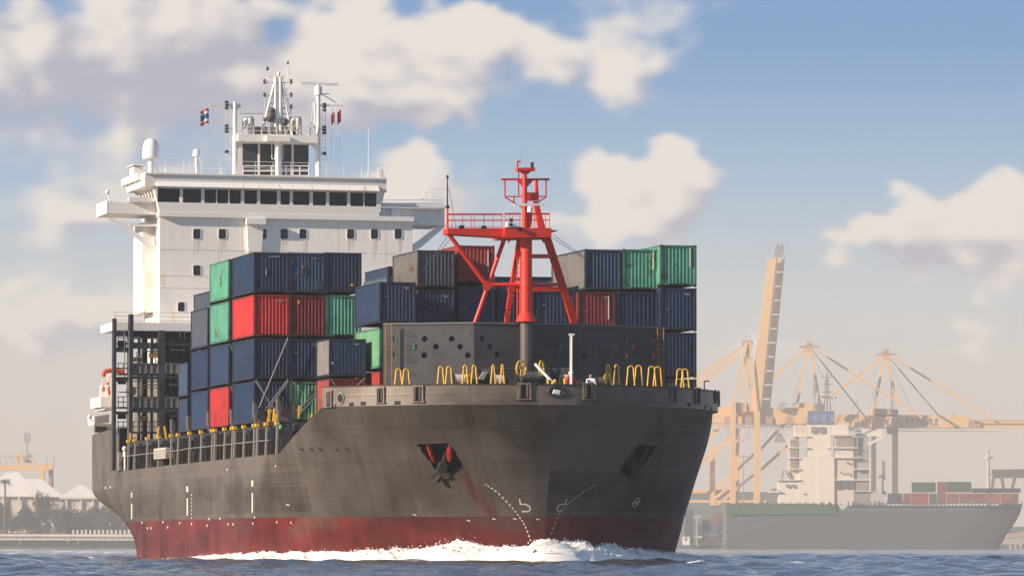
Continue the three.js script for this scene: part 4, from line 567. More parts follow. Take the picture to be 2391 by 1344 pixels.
// ---------------------------------------------------------------- lashing frame, stern gear
{
  const s0 = -63.2, q = (x, y, s = s0) => onS(x, y, s), deck = 6.15;
  const col = (x0, x1, y, name = 'lashing_frame', s = s0, m = darkSteel, d = .6) => new MB().box(q(x0, y, s).x, q(x1, y, s).x, deck, q(x0, y, s).y, s, s - d).build(name, m, ship);
  const frame = col(264.5, 271.5, 743); col(302, 311, 733, 'lashing_post'); col(371, 385, 771, 'lashing_post', s0 - .05, grey); col(333, 344, 771, 'lashing_post', s0 - 2.4);
  const side = new MB(); side.box(q(299.5, 740).x, q(302, 740).x, deck, q(302, 770).y, s0 + .01, s0 - .55); side.build('post_flange', paleSteel, frame);
  for (const [x0, x1, y0, y1, s] of [[271, 302, 772, 784, 0], [271, 302, 810, 821, 0], [271, 302, 858, 860, 0], [271, 302, 880, 890, 0], [311, 371, 800, 813, 0], [385, 443, 800, 806, 0], [311, 443, 772, 786, -2.5], [311, 371, 877, 884, 0], [385, 443, 877, 884, 0], [311, 371, 953, 962, 0], [385, 443, 953, 962, 0], [311, 371, 888, 890, 0], [271, 302, 960, 966, 0]]) new MB().box(q(x0, y0, s0 + s).x, q(x1, y0, s0 + s).x, q(x0, y1, s0 + s).y, q(x0, y0, s0 + s).y, s0 + s - .05, s0 + s - .5).build('frame_beam', darkSteel, frame);
  const bw = new MB(); bw.box(q(385, 800, s0 - 3).x, q(460, 800, s0 - 3).x, deck, q(400, 772, s0 - 3).y, s0 - 3, s0 - 3.2); bw.build('dark_bulkhead', M(.02, .025, .038), frame);
  for (const [x0, x1, y0, y1] of [[313, 370, 849, 872], [387, 417, 849, 872], [313, 370, 928, 951], [387, 417, 928, 951]]) { const m = new MB(); m.box(q(x0, y0).x, q(x1, y0).x, q(x0, y1).y, q(x0, y0).y, s0 - .1, s0 - .14); const pn = m.build('grating_panel', M(.16, .145, .13, { map: grime }), ship); const r = new MB(); for (let x = x0; x <= x1; x += 14) r.box(q(x, y0).x - .03, q(x, y0).x + .03, q(x, y1).y, q(x, y0).y, s0 - .05, s0 - .1); r.box(q(x0, y0).x, q(x1, y0).x, q(x0, y0).y, q(x0, y0).y + .05, s0 - .04, s0 - .1); r.build('panel_bars', paleSteel, pn); }
  for (const y of [794, 879, 960]) { const b = new MB(); b.box(q(277, y + 18).x, q(295, y).x, q(277, y + 17).y, q(277, y).y, s0 - .2, s0 - .6); const p = b.build('locker', black, frame); }
  const rl = new MB(); for (const [x0, x1, y] of [[311, 333, 790], [344, 371, 790], [311, 333, 835], [344, 371, 820], [400, 432, 817], [335, 367, 819], [395, 420, 898], [334, 370, 898], [311, 371, 905], [400, 420, 971], [275, 300, 915]]) rl.tube(q(x0, y), q(x1, y), .04, undefined, 5); for (const [x, y0, y1] of [[320, 890, 925], [326, 890, 925], [350, 800, 850], [362, 822, 848], [318, 820, 850], [290, 770, 880], [350, 966, 1010], [322, 966, 1010]]) rl.tube(q(x, y0), q(x, y1), .035, undefined, 5); for (const [x0, y0, x1, y1] of [[312, 838, 333, 826], [358, 834, 366, 845], [355, 930, 370, 950]]) rl.tube(q(x0, y0), q(x1, y1), .03, undefined, 5); for (const [x, y] of [[405, 825], [405, 915], [405, 985], [322, 910]]) rl.add(new THREE.CylinderGeometry(.35, .35, .5, 14).rotateX(Math.PI / 2).translate(q(x, y).x, q(x, y).y, s0 - 2.6)); rl.build('pipes_and_rails', M(.12, .115, .11), frame, { kind: 'stuff' });
  for (const [x, y] of [[357, 829], [322, 839], [334, 976]]) { const c = q(x, y, s0 - .3); new MB().box(c.x - .32, c.x + .32, c.y - .16, c.y + .16, s0 - .25, s0 - .4).build('yellow_lamp', M(.42, .22, .03), frame); }
  { const dz = new MB(); for (const y of [800, 872, 950, 1008]) { dz.box(q(273, y, s0 - 1.2).x, q(440, y, s0 - 1.2).x, q(300, y + 3, s0 - 1.2).y, q(300, y, s0 - 1.2).y, s0 - .6, s0 - 2.2); for (let x = 275; x < 440; x += 12) dz.tube(q(x, y, s0 - .7), q(x, y - 24, s0 - .7), .03, undefined, 5); for (const o of [12, 24]) dz.tube(q(273, y - o, s0 - .7), q(440, y - o, s0 - .7), .03, undefined, 5); } for (const x of [322, 352, 398, 425]) dz.box(q(x, 900, s0 - 2).x, q(x + 5, 900, s0 - 2).x, deck, q(x, 790, s0 - 2).y, s0 - 2, s0 - 2.3); dz.build('lashing_platforms', M(.055, .056, .062, { map: grime }), frame, { kind: 'stuff' }); }
  const back = new MB(); back.box(q(311, 850, s0 - 4.5).x, q(371, 850, s0 - 4.5).x, deck, q(311, 872, s0 - 4.5).y, s0 - 4.5, s0 - 4.7); back.build('low_house', white, ship);
  // gear at the ship's quarter
  const st = new MB(), sq = (x, y, s = -72) => onS(x, y, s); st.box(sq(228, 950).x, sq(262, 950).x, sq(228, 951).y, sq(228, 927).y, -71, -75); st.box(sq(237, 960).x, sq(262, 960).x, sq(237, 957).y, sq(237, 950).y, -71.1, -74.9); for (const [x0, y0, x1, y1, w] of [[234, 927, 240, 885, .12], [240, 927, 243, 890, .1], [250, 927, 252, 875, .14], [258, 927, 258, 872, .18], [236, 905, 262, 903, .1], [240, 890, 262, 880, .12]]) st.bar(sq(x0, y0), sq(x1, y1), w); st.box(sq(244, 925).x, sq(258, 925).x, sq(244, 925).y, sq(244, 898).y, -73, -74); st.build('boat_davit', white, ship);
  const dv = new MB(); dv.path([sq(240, 878, -71), sq(243, 869, -71), sq(250, 865.5, -71), sq(262, 865, -71), sq(282, 866, -71), sq(287, 873, -71)], .17, 10); dv.build('rescue_crane', M(.55, .06, .03, { roughness: .5 }), ship);
  const lb = new MB(); for (const [x, y0, y1] of [[241, 903, 913], [253, 903, 912], [254, 912, 922], [251, 892, 898]]) lb.tube(sq(x, y1, -70.8), sq(x, y0, -70.8), .09, .09, 10); lb.build('life_buoys', M(.55, .04, .03), ship, { kind: 'stuff' });
  const qs = -80, bx = new MB(), sq2 = (x, y) => onS(x, y, qs); const wl = sq2(218, 980).x, wr = sq2(254, 980).x; bx.prism([sq2(218, 970), sq2(254, 964), sq2(254, 986), sq2(219, 991)], V(0, 0, -2.5)); const box = bx.build('louvred_house', white, ship); const lv = new MB(); for (let k = 0; k < 4; k++) lv.bar(sq2(219, 973.5 + k * 5).add(V(0, 0, .04)), sq2(253.5, 968 + k * 5).add(V(0, 0, .04)), .09, .07); lv.build('louvres', M(.42, .38, .34), box);
  const pn = new MB(); pn.box(onS(219, 1010, -78).x, onS(262, 1010, -78).x, 9.16, onS(220, 989, -78).y, -78, -78.2); const port = pn.build('deckhouse_front', M(.33, .29, .25), ship); for (const [a, c] of [[222, 229], [231, 238], [240, 246]]) { new MB().box(onS(a, 1000, -77.9).x, onS(c, 1000, -77.9).x, onS(a, 1008, -77.9).y, onS(a, 995, -77.9).y, -77.9, -78).build('deckhouse_window', glass, port); }
  const lamp = new MB(); lamp.bar(onS(216, 984, -79), onS(209, 974, -79), .1); lamp.ball(onS(208.5, 972, -79), .17); lamp.build('stern_lamp', whiteTrim, ship);
  const ex = new MB(); ex.box(q(280, 1080, -62).x, q(288, 1080, -62).x, deck, q(280, 1055, -62).y, -62.5, -63); ex.build('deck_locker', M(.30, .28, .26, { map: grime }), ship); const vv = new MB(); { const c = q(291, 1068, -61.6); vv.tube(V(c.x, deck, -61.6), q(291, 1064, -61.6), .08, .08, 10); vv.tube(q(291, 1066, -61.6), q(291, 1050, -61.6), .15, .13, 12); vv.ball(q(290, 1047, -61.5), .17, 1.1); } vv.build('deck_ventilator', white, ship);
  const lr = new MB(), la = onU(358, 1072, -13.6), lc = onU(386, 1044, -13.6), lz = la.z, l2 = lc.z; lr.box(-13.6, -13.1, la.y, lc.y, lz, l2); const raft = lr.build('slatted_locker', M(.55, .5, .45, { map: grime }), ship); const ls = new MB(); for (let k = 1; k < 4; k++) { const y = lerp(la.y, lc.y, k / 4); ls.box(-13.64, -13.6, y - .07, y + .05, lz + .1, l2 - .1); } ls.build('slats', M(.35, .32, .29), raft);
}
// ---------------------------------------------------------------- side deck: coaming, stanchions, rail
{
  const coam = new MB(); coam.box(-11.2, 11.2, 6.1, 8.0, -16, -63); for (const sd of [-1, 1]) for (let s = -17; s > -62; s -= .9) coam.box(sd * 11.2, sd * 11.28, 6.1, 7.9, s, s - .12); coam.build('hatch_coaming', darkSteel, ship);
  const lid = new MB(); lid.box(-12.6, 12.6, 8.0, 8.12, -18, -63); for (const sd of [-1, 1]) lid.box(sd * 12.6, sd * 12.68, 7.75, 8.12, -18, -63); lid.build('side_walkway', darkSteel, ship);
  const posts = [], X = [298, 313, 342, 369, 398, 414, 441, 468, 494, 500, 523, 541, 546, 568, 592, 599, 620, 645];
  for (const px of X) { const t = (s) => -(half(s, 6.2) - .12); let s = -40; for (let k = 0; k < 40; k++) { const p = onU(px, 1060, t(s)); s = lerp(s, p.z, .6); } posts.push(s); }
  for (const sd of [-1, 1]) for (const s of posts) { if (s > -13.2) continue; const t = (half(s, 6.2) - .12) * sd, topH = 8.02; const m = new MB(); m.bar(V(t, 6.1, s), V(t * .995, topH, s), .12, .2); const p = m.build('stanchion', paleSteel, ship); if (sd < 0) { new MB().box(t - .1, t + .12, topH, topH + .2, s - .15, s + .15).build('yellow_cap', yellow, p); new MB().box(t + .3, t + .9, 6.1, 7.9, s - .1, s + .1).build('web', grey, p); } }
  const rail = new MB(); for (const sd of [-1, 1]) for (const h of [7.15]) { const pts = []; for (let s = -15; s > -63.8; s -= 2) pts.push(V(sd * (half(s, 6.2) - .1), h - (s < -40 ? .05 : 0), s)); rail.path(pts, .035, 5, 80); } rail.build('deck_rail', paleSteel, ship);
  const ip = new MB(); for (let s = -16; s > -63; s -= .7) { const t = -(half(s, 6.2) - .9 - .6 * h2(Math.round(s * 10), 3)); ip.bar(V(t, 6.1, s), V(t, 6.7 + .9 * h2(Math.round(s * 10), 9), s), .09, .12); } ip.build('deck_fittings', M(.13, .12, .115), ship, { kind: 'stuff' });
  for (const px of [557, 641, 300]) { let s = -30; for (let k = 0; k < 30; k++) s = lerp(s, onU(px, 1050, -12.6).z, .6); new MB().tube(V(-12.6, 6.2, s), V(-12.6, 6.85, s), .1, .1, 10).ball(V(-12.6, 6.9, s), .1).build('fire_extinguisher', M(.6, .025, .02), ship); }
  // tall lashing brackets with their yellow steps, lashing rods across the container fronts
  for (const [px, y0, y1, s] of [[596, 992, 938, -18.9], [651, 985, 930, -15.6], [543, 995, 955, -26.3], [488, 1002, 960, -32.8], [441, 1008, 970, -39], [403, 1018, 978, -46]]) { const a = onS(px, y0, s), b = onS(px, y1, s), m = new MB(); m.bar(V(a.x, 8.1, s), V(a.x, b.y - .7, s), .14, .3); m.prism([V(a.x - .1, b.y - .9, s), V(a.x + .25, b.y - .9, s), V(a.x + .05, b.y, s), V(a.x - .1, b.y, s)], V(0, 0, -.5)); m.box(a.x + .1, a.x + .9, 8.1, b.y - .5, s - .3, s - .36); m.build('lashing_bracket', M(.17, .16, .155, { map: grime }), ship); }
  for (const [x0, y0, x1, y1, s] of [[624, 985, 632, 955, -18.6], [629, 985, 627, 955, -18.6], [638, 984, 640, 954, -18.2], [644, 984, 646, 955, -18], [683, 976, 684, 946, -16.2], [696, 977, 699, 947, -15.8], [727, 975, 728, 966, -14.6], [367, 1025, 370, 995, -50], [388, 1024, 383, 994, -49], [303, 1028, 304, 1010, -61]]) new MB().bar(onS(x0, y0, s), onS(x1, y1, s), .1, .14).build('yellow_step', yellow, ship);
  const rods = new MB(), sr = -19.7; for (const [x0, y0, x1, y1] of [[672, 788, 604, 952], [594, 888, 644, 958], [598, 886, 634, 950], [671, 886, 618, 958], [673, 889, 622, 962], [740, 915, 690, 960], [742, 920, 700, 965], [680, 888, 710, 920]]) rods.tube(onS(x0, y0, sr), onS(x1, y1, sr + .1), .03, undefined, 6); for (const [x0, y0, x1, y1] of [[536, 802, 546, 830], [538, 900, 546, 925]]) rods.tube(onS(x0, y0, -26.8), onS(x1, y1, -26.8), .03, undefined, 5); for (const [x0, y0, x1, y1] of [[852, 882, 828, 905], [772, 885, 782, 898]]) rods.tube(onS(x0, y0, -11), onS(x1, y1, -11), .03, undefined, 5); rods.build('lashing_rods', M(.3, .29, .28, { metalness: .4 }), ship, { kind: 'stuff' });
  const nav = new MB(), na = onS(656, 1000, -14.6); nav.box(na.x - .25, na.x + .25, na.y - .5, na.y + .45, -14.6, -15); const nb = nav.build('sidelight_box', black, ship); new MB().ball(onS(655, 997, -14.55), .12, 1.3).build('green_lens', M(.1, .5, .36, { roughness: .2 }), nb);
  const win = new MB(), wa = onS(664, 1012, -14.9), wb = onS(692, 985, -14.9); win.box(wa.x, wb.x + 1, 6.2, wb.y, -14.9, -18); const stw = win.build('deck_store', M(.05, .05, .052), ship); for (const [a, c] of [[667, 676], [681, 688]]) new MB().box(onS(a, 1000, -14.85).x, onS(c, 1000, -14.85).x, onS(a, 1006, -14.85).y, onS(a, 989, -14.85).y, -14.86, -14.9).build('store_window', M(.3, .27, .24), stw);
  const plt = new MB(), p0 = onS(655, 984, -15.5); plt.box(p0.x, p0.x + 3, p0.y - .1, p0.y, -15, -18.5); plt.build('walkway_plate', darkSteel, ship);
}

// ---------------------------------------------------------------- shipping containers, each a thing of its own
const UNIT = { w: 2.3, h: 2.56, l: 6.06 };
const containerGeo = (() => {
  const { w, h, l } = UNIT;
  const ridged = (n, depth, u0, u1, y0, y1) => { // trapezoid corrugation running upwards, in the plane z = 0 facing +z
    const p = [], uv = [], idx = [], step = (u1 - u0) / n, xs = [];
    for (let i = 0; i < n; i++) { const a = u0 + i * step; xs.push([a, 0], [a + step * .2, 0], [a + step * .5, -depth], [a + step * .7, -depth]); } xs.push([u1, 0]);
    for (const y of [y0, y1]) for (const [x, z] of xs) { p.push(x, y, z); uv.push(x, y); }
    const k = xs.length; for (let i = 0; i + 1 < k; i++) idx.push(i, i + 1, k + i + 1, i, k + i + 1, k + i);
    return toCreasedNormals(rawGeo(p, null, uv, idx), .2);
  };
  const end = ridged(9, .028, -w / 2 + .13, w / 2 - .13, .16, h - .13).translate(0, 0, -.05);
  const sideG = ridged(22, .026, -l / 2 + .12, l / 2 - .12, .16, h - .1);
  const sideL = sideG.clone().rotateY(-Math.PI / 2).translate(-w / 2 + .035, 0, -l / 2), sideR = sideG.clone().rotateY(Math.PI / 2).translate(w / 2 - .035, 0, -l / 2);
  const roof = boxGeo(-w / 2 + .05, w / 2 - .05, h - .06, h - .035, -l + .05, -.05), rear = boxGeo(-w / 2 + .1, w / 2 - .1, .12, h - .1, -l + .04, -l + .08);
  const f = new MB(); for (const x of [-1, 1]) for (const z of [0, -l + .14]) f.box(x * w / 2, x * (w / 2 - .13), .11, h - .11, z, z - .14);
  for (const z of [0, -l + .1]) { f.box(-w / 2 + .13, w / 2 - .13, h - .13, h - .01, z - .012, z - .1); f.box(-w / 2 + .13, w / 2 - .13, .03, .16, z - .012, z - .1); }
  for (const x of [-1, 1]) { f.box(x * (w / 2 - .008), x * (w / 2 - .08), h - .09, h - .01, -.14, -l + .14); f.box(x * (w / 2 - .008), x * (w / 2 - .08), .03, .16, -.14, -l + .14); }
  const c = new MB(); for (const x of [-1, 1]) for (const y of [0, h - .11]) for (const z of [.006, -l + .17]) c.box(x * (w / 2 + .006), x * (w / 2 - .165), y, y + .11, z, z - .176);
  const t = new MB(); for (const x of [-1, 1]) for (const z of [-.05, -l + .13]) t.box(x * (w / 2 - .04), x * (w / 2 - .12), -.07, 0, z, z - .08);
  const fork = new MB(); fork.box(-.62, .62, .03, .145, -.01, -.008);
  return { end, sideL, sideR, roof, rear, frame: mergeGeometries(f.g), cast: mergeGeometries(c.g), twist: mergeGeometries(t.g), fork: fork.g[0] };
})();
const grimes = [0, 1, 2, 3].map((k) => { const t = grime.clone(); t.offset.set(.27 * k, .41 * k); t.repeat.set(1 / (4.6 + k), 1 / (5.5 - k * .4)); t.needsUpdate = true; return t; });
const paint = { navy: [.004, .024, .078], midblue: [.020, .050, .115], paleblue: [.10, .17, .27], slate: [.060, .075, .11], red: [.50, .022, .020], wine: [.17, .009, .016], brick: [.34, .034, .030], green: [.085, .32, .22], leaf: [.14, .35, .20], tan: [.17, .16, .155] };
const cmat = {}; const cm = (c, k) => cmat[c + k] ??= new THREE.MeshPhysicalMaterial({ color: C(...paint[c].map((v, i) => v * [1, 1.18, .88, 1.06][k] + (c === 'navy' || c === 'wine' ? [0, .006, .002, .010][k] : 0))), map: grimes[k], roughness: .5, sheen: .55, sheenColor: C(.62, .55, .48), sheenRoughness: .55 });
const castMat = M(.05, .04, .038, { map: grime, roughness: .7 }), postMats = {}; const postMat = (c) => postMats[c] ??= M(...paint[c].map((v) => v * .6 + .012), { map: grime, roughness: .6 });
let cproto, ck = 0;
function container(xl, xr, yt, yb, s, len, color, label, group, ends) {
  const a = onS(xl, yt, s), b = onS(xl, yb, s), c = onS(xr, (yt + yb) / 2, s), W = c.x - a.x, H = a.y - b.y - .07;
  const t = new THREE.Group(); t.name = numbered('shipping_container'); scene.add(t);
  t.position.copy(toWorld(V((a.x + c.x) / 2, b.y + .07, s))); t.rotation.y = YAW; t.scale.set(W / UNIT.w, H / UNIT.h, len / UNIT.l);
  t.userData = { label, category: 'container', group: group || 'shipping containers stacked on the ship' };
  const k = ck++ % 4, m = cm(color, k), g = containerGeo;
  meshPart('front_wall', g.end, ends ? cm(ends, k) : m, t); meshPart('side_wall', g.sideL, m, t); meshPart('side_wall', g.sideR, m, t); meshPart('roof', g.roof, m, t); meshPart('rear_wall', g.rear, m, t); meshPart('frame', g.frame, postMat(ends || color), t); meshPart('corner_castings', g.cast, castMat, t, { kind: 'stuff' }); meshPart('twist_locks', g.twist, black, t, { kind: 'stuff' }); meshPart('fork_pocket', g.fork, black, t);
  if (k % 2) meshPart('code_marks', mergeGeometries([[.55, 2.22, .34], [.62, 2.14, .2], [-.7, 1.05 + .2 * k, .16]].map(([x, y, w]) => boxGeo(x - w / 2, x + w / 2, y - .02, y + .02, -.05, .002))), M(.34, .34, .34), t, { kind: 'stuff' });
  return t;
}
// decals that some of them carry: small placards and upright lettering on the front wall
function placard(t, u, v, w, h, mat, name = 'placard') { meshPart(name, boxGeo(u - w / 2, u + w / 2, v - h / 2, v + h / 2, -.05, .004), mat, t); }
const hazard = M(.68, .36, .02), letter = M(.72, .70, .66);
const S2 = -20, L6 = 6.06; let t;
// second bay, the three columns before the white tower
t = container(592, 674, 588, 685, S2, L6, 'navy', 'navy container with chipped paint, topmost, above the bright red one', 0); placard(t, -.33, 1.3, .05, .35, M(.4, .38, .36), 'scrape'); placard(t, .2, 2.3, .7, .1, M(.16, .2, .3), 'scrape');
t = container(676, 758, 589, 686, S2, L6, 'midblue', 'faded lighter blue container with a dark square patch, top row before the tower'); placard(t, -.15, 1.35, .3, .36, M(.03, .03, .04), 'dark_patch'); placard(t, -.25, 1.66, .12, .14, M(.35, .1, .03), 'rust_spot'); placard(t, .8, .5, .5, .5, M(.035, .05, .09), 'dark_patch'); placard(t, .7, 2.2, .35, .2, M(.03, .045, .09), 'dark_patch'); placard(t, -.95, 2.0, .2, .3, M(.04, .05, .09), 'dark_patch');
t = container(760, 844, 588.5, 685, S2, L6, 'navy', 'navy container with a small yellow placard, right end of the top row before the tower'); placard(t, .55, .5, .13, .16, hazard);
container(592, 674, 687, 787, S2, L6, 'red', 'bright red container with its sunlit side showing, left of the dull red one');
t = container(676, 758, 688, 788, S2, L6, 'wine', 'dull dark red container with a tiny yellow placard beside the bright red one'); placard(t, -.55, 2.12, .12, .15, hazard);
container(760, 843, 688, 788, S2, L6, 'green', 'teal green container under the navy one with the yellow placard');
container(592, 674, 789, 887, S2, L6, 'navy', 'navy blue container directly under the bright red one, a lashing rod crossing its front');
container(676, 758, 790, 888, S2, L6, 'navy', 'navy blue container directly under the dull dark red one');
container(592, 674, 889, 990, S2, L6, 'navy', 'dark blue container at the bottom of the left block behind crossed lashing rods');
container(676, 758, 890, 987, S2, L6, 'leaf', 'bright green container low down behind the diagonal edge of the bow plating');
container(760, 843, 790, 888, S2, L6, 'navy', 'navy blue container under the teal green one, almost hidden by the grey sided container');
// third bay
const S3 = -27.2;
container(533, 611, 604.5, 700, S3, 5.6, 'green', 'pale green container with a darker square patch on its side, topmost of its stack'); { const o = scene.children[scene.children.length - 1]; meshPart('square_patch', boxGeo(-1.155, -1.11, 1.0, 1.65, -3.6, -2.6), M(.10, .30, .17), o); }
container(533, 611, 702, 799, S3, 5.6, 'green', 'green container with a clean side directly under the patched green one');
container(533, 611, 801, 899, S3, 5.6, 'navy', 'dark blue grey container between the clean green one and the red one below');
container(533, 611, 901, 997, S3, 5.6, 'red', 'bright red container at the bottom of its stack by the yellow capped stanchions');
// fourth bay
const S4 = -33.6;
container(484, 560, 717, 812, S4, 5.2, 'slate', 'grey container with streaked side, topmost of the stack beside the lashing frame', 0, 'navy');
container(484, 560, 814, 908, S4, 5.2, 'navy', 'blue grey container in the middle of the stack beside the lashing frame');
container(484, 560, 910, 1004, S4, 5.2, 'navy', 'dark blue container at the foot of the stack beside the lashing frame');
container(490, 566, 678, 770, S4 - 7, 5.2, 'slate', 'grey container peeping out above and behind the stack beside the lashing frame', 0, 'navy');
// fifth bay
container(437, 505, 845, 927, -39.7, 3.0, 'midblue', 'short blue container standing on another short one beside the grating panels', 0, 'navy');
container(437, 505, 929, 1010, -39.7, 3.0, 'navy', 'short dark blue container at the bottom beside the grating panels', 0, 'navy');
// outer column behind the bow, with the grey side
const SG = -12.5;
t = container(768, 854, 790, 881, SG, 3.2, 'tan', 'navy fronted container with a pale stained grey side, left of the bow deck', 0, 'navy'); placard(t, -.93, .9, .07, .14, M(.7, .7, .68));
t = container(768, 854, 883, 965, SG, 3.2, 'brick', 'dark red container with white side writing, under the grey sided one', 0, 'wine'); meshPart('white_lettering', mergeGeometries([1.25, .85, .6].map((y, k) => boxGeo(-1.156, -1.14, y - (k ? .08 : .2), y + (k ? .08 : .2), -.85, -.5))), letter, t);
// first bay, port column and its stack
const S1 = -10.5;
container(886, 971, 657, 756, S1, L6, 'navy', 'large navy blue container at the left corner above the breakwater');
t = container(886, 971, 764, 862, S1, L6, 'leaf', 'light green container beside the breakwater ladder, under the large navy corner one', 0, 'green');
container(886, 971, 866, 955, S1, L6, 'brick', 'red container lowest beside the breakwater ladder, mostly behind the bulwark', 0, 'brick');
// centre block
const SC = -14.2;
container(975, 1062, 583, 672, SC, L6, 'tan', 'dusty container with tan side and blue grey front, top row left of the mast', 0, 'slate');
container(975, 1062, 676, 775, SC, L6, 'navy', 'navy blue container directly under the tan sided one left of the mast');
t = container(1068, 1155, 572, 662, SC - .5, L6, 'brick', 'brick red container in the top row crossed by the red mast brace'); placard(t, .75, 1.5, .04, 1.5, letter, 'upright_lettering');
container(1068, 1155, 667, 775, SC - .5, L6, 'navy', 'navy blue container directly under the brick red one, behind the mast leg');
container(1161, 1248, 676, 775, SC - .6, L6, 'navy', 'dark blue container directly behind the red mast column, left side');
container(1254, 1343, 678, 775, SC - .6, L6, 'navy', 'dark blue container behind the mast guard rail, right of the column');
container(1366, 1450, 581, 679, SC - .3, 7.2, 'tan', 'navy fronted container with a tan side, top row right of the red mast', 0, 'midblue');
t = container(1350, 1438, 680, 775, SC, L6, 'wine', 'dark red container with upright white lettering above the right of the breakwater'); placard(t, .72, 1.55, .045, 1.5, letter, 'upright_lettering');
container(1440, 1540, 680, 775, SC, L6, 'navy', 'wide navy blue container between the dark red one and the right hand stack');
t = container(1454, 1540, 581, 678, SC - .3, L6, 'green', 'sea green container in the top row, left of the two green ones at right'); placard(t, .78, 1.9, .05, 1.2, letter, 'upright_lettering');
t = container(1542, 1627, 571, 669, SC + .5, L6, 'green', 'sea green container standing higher at the far right end of the top row'); placard(t, .75, 1.8, .04, 1.2, letter, 'upright_lettering');
container(1542, 1627, 671, 773, SC + .5, L6, 'navy', 'navy blue container directly under the right hand green one');
container(1542, 1627, 775, 882, SC + .5, L6, 'navy', 'navy blue container third from the top in the right hand stack');
container(1542, 1627, 884, 980, SC + .5, L6, 'navy', 'dark container at the foot of the right hand stack behind the yellow hoops');
// row behind, seen between the mast legs and at its ends
t = container(1156, 1229, 645, 740, -29, L6, 'navy', 'navy container in the row behind, with white letters, left of the mast column'); meshPart('white_lettering', mergeGeometries([0, 1, 2, 3].map((k) => boxGeo(.1 + k * .22, .24 + k * .22, 2.1, 2.28, -.05, -.008))), letter, t);
container(1233, 1306, 645, 740, -29, L6, 'navy', 'navy blue container in the row behind, between the mast column and right leg');
container(903, 975, 645, 740, -28, L6, 'paleblue', 'pale blue container whose roof edge shows behind the large navy corner one');
container(905, 978, 622, 715, -36, L6, 'navy', 'dark blue container showing as a small block before the tower right of the window');
for (const [x0, x1, y0, c] of [[906, 968, 664, 'green'], [906, 968, 767, 'navy'], [1461, 1540, 777, 'wine'], [1380, 1438, 777, 'navy'], [975, 1062, 777, 'navy'], [1068, 1155, 777, 'navy'], [1161, 1248, 777, 'navy'], [1254, 1343, 777, 'navy']]) if (y0 > 770) container(x0, x1, y0, y0 + 100, SC - .2, L6, c, c === 'wine' ? 'red container seen only through the round holes of the breakwater at right' : 'dark blue container behind the breakwater, glimpsed through its round holes', c === 'wine' ? undefined : 'containers behind the breakwater');

// ---------------------------------------------------------------- water
const waves = []; { let L = 7.5; for (let i = 0; i < 34; i++) { const a = rr(-1.2, 1.2) + (rnd() < .2 ? 2.2 : 0); waves.push([2 * Math.PI / L * Math.cos(a), 2 * Math.PI / L * Math.sin(a), rr(0, 6.28), L * .0062 * rr(.5, 1.3), L]); L *= .925; } }
function seaHeight(x, z, cell) { let h = 0; const g = .55 + .9 * fbm(x * .035 + 11, z * .02 + 3, 3); for (const [kx, kz, p, a, L] of waves) { const k = clamp((L / cell - 2) / 2); if (k <= 0) continue; const s = Math.sin(kx * x + kz * z + p + .7 * Math.sin(kz * x * .37 - kx * z * .29 + p)); h += a * k * (1 - Math.abs(s) * .0) * s; } return h * g * 1.05; }
const seaMat = new THREE.MeshPhysicalMaterial({ color: C(.085, .095, .105), roughness: .1, ior: 1.33, specularIntensity: 1 });
seaMat.bumpMap = tex(512, 512, (x, y) => { const v = tile(x, y, 512, 12, 5); return [v, v, v]; }, false); seaMat.bumpMap.repeat.set(1 / 3, 1 / 3); seaMat.bumpScale = .09;
{
  const p = [], uv = [], idx = []; let rows = 0; const N = 320;
  const Z = []; for (let z = 60; z < 5200;) { Z.push(z); z += z < 320 ? .24 : .24 + (z - 320) * .006; } Z.push(5500, 6200);
  for (const z of Z) { const wdt = z < 5200 ? z * .17 + 14 : z * .3, cell = Math.max(2 * wdt / N, z < 320 ? .24 : .24 + (z - 320) * .006); for (let i = 0; i <= N; i++) { const x = (i / N - .5) * 2 * wdt, e = z > 5200 ? 0 : 1; const far = 1 - .85 * smooth(350, 1500, z); p.push(x, seaHeight(x, -z, cell) * e * far, -z); uv.push(x, z * .6); } rows++; }
  for (let j = 0; j + 1 < rows; j++) for (let i = 0; i < N; i++) { const a = j * (N + 1) + i, b = a + N + 1; idx.push(a, a + 1, b + 1, a, b + 1, b); }
  meshPart('sea', rawGeo(p, null, uv, idx), seaMat, scene, { kind: 'structure', label: 'choppy blue grey harbour water', category: 'water' });
  const o = new MB(), far = [[-6200, -700, -60, 200], [700, 6200, -60, 200]]; // the sea goes on beside and behind the camera
  const q = (x0, x1, z0, z1, y) => o.quad(V(x0, y, z1), V(x1, y, z1), V(x1, y, z0), V(x0, y, z0)); q(-1200, 1200, -6200, 300, -.55);
  o.build('sea', seaMat, scene, { kind: 'structure', label: 'flat open water beyond the chop', category: 'water' });
}
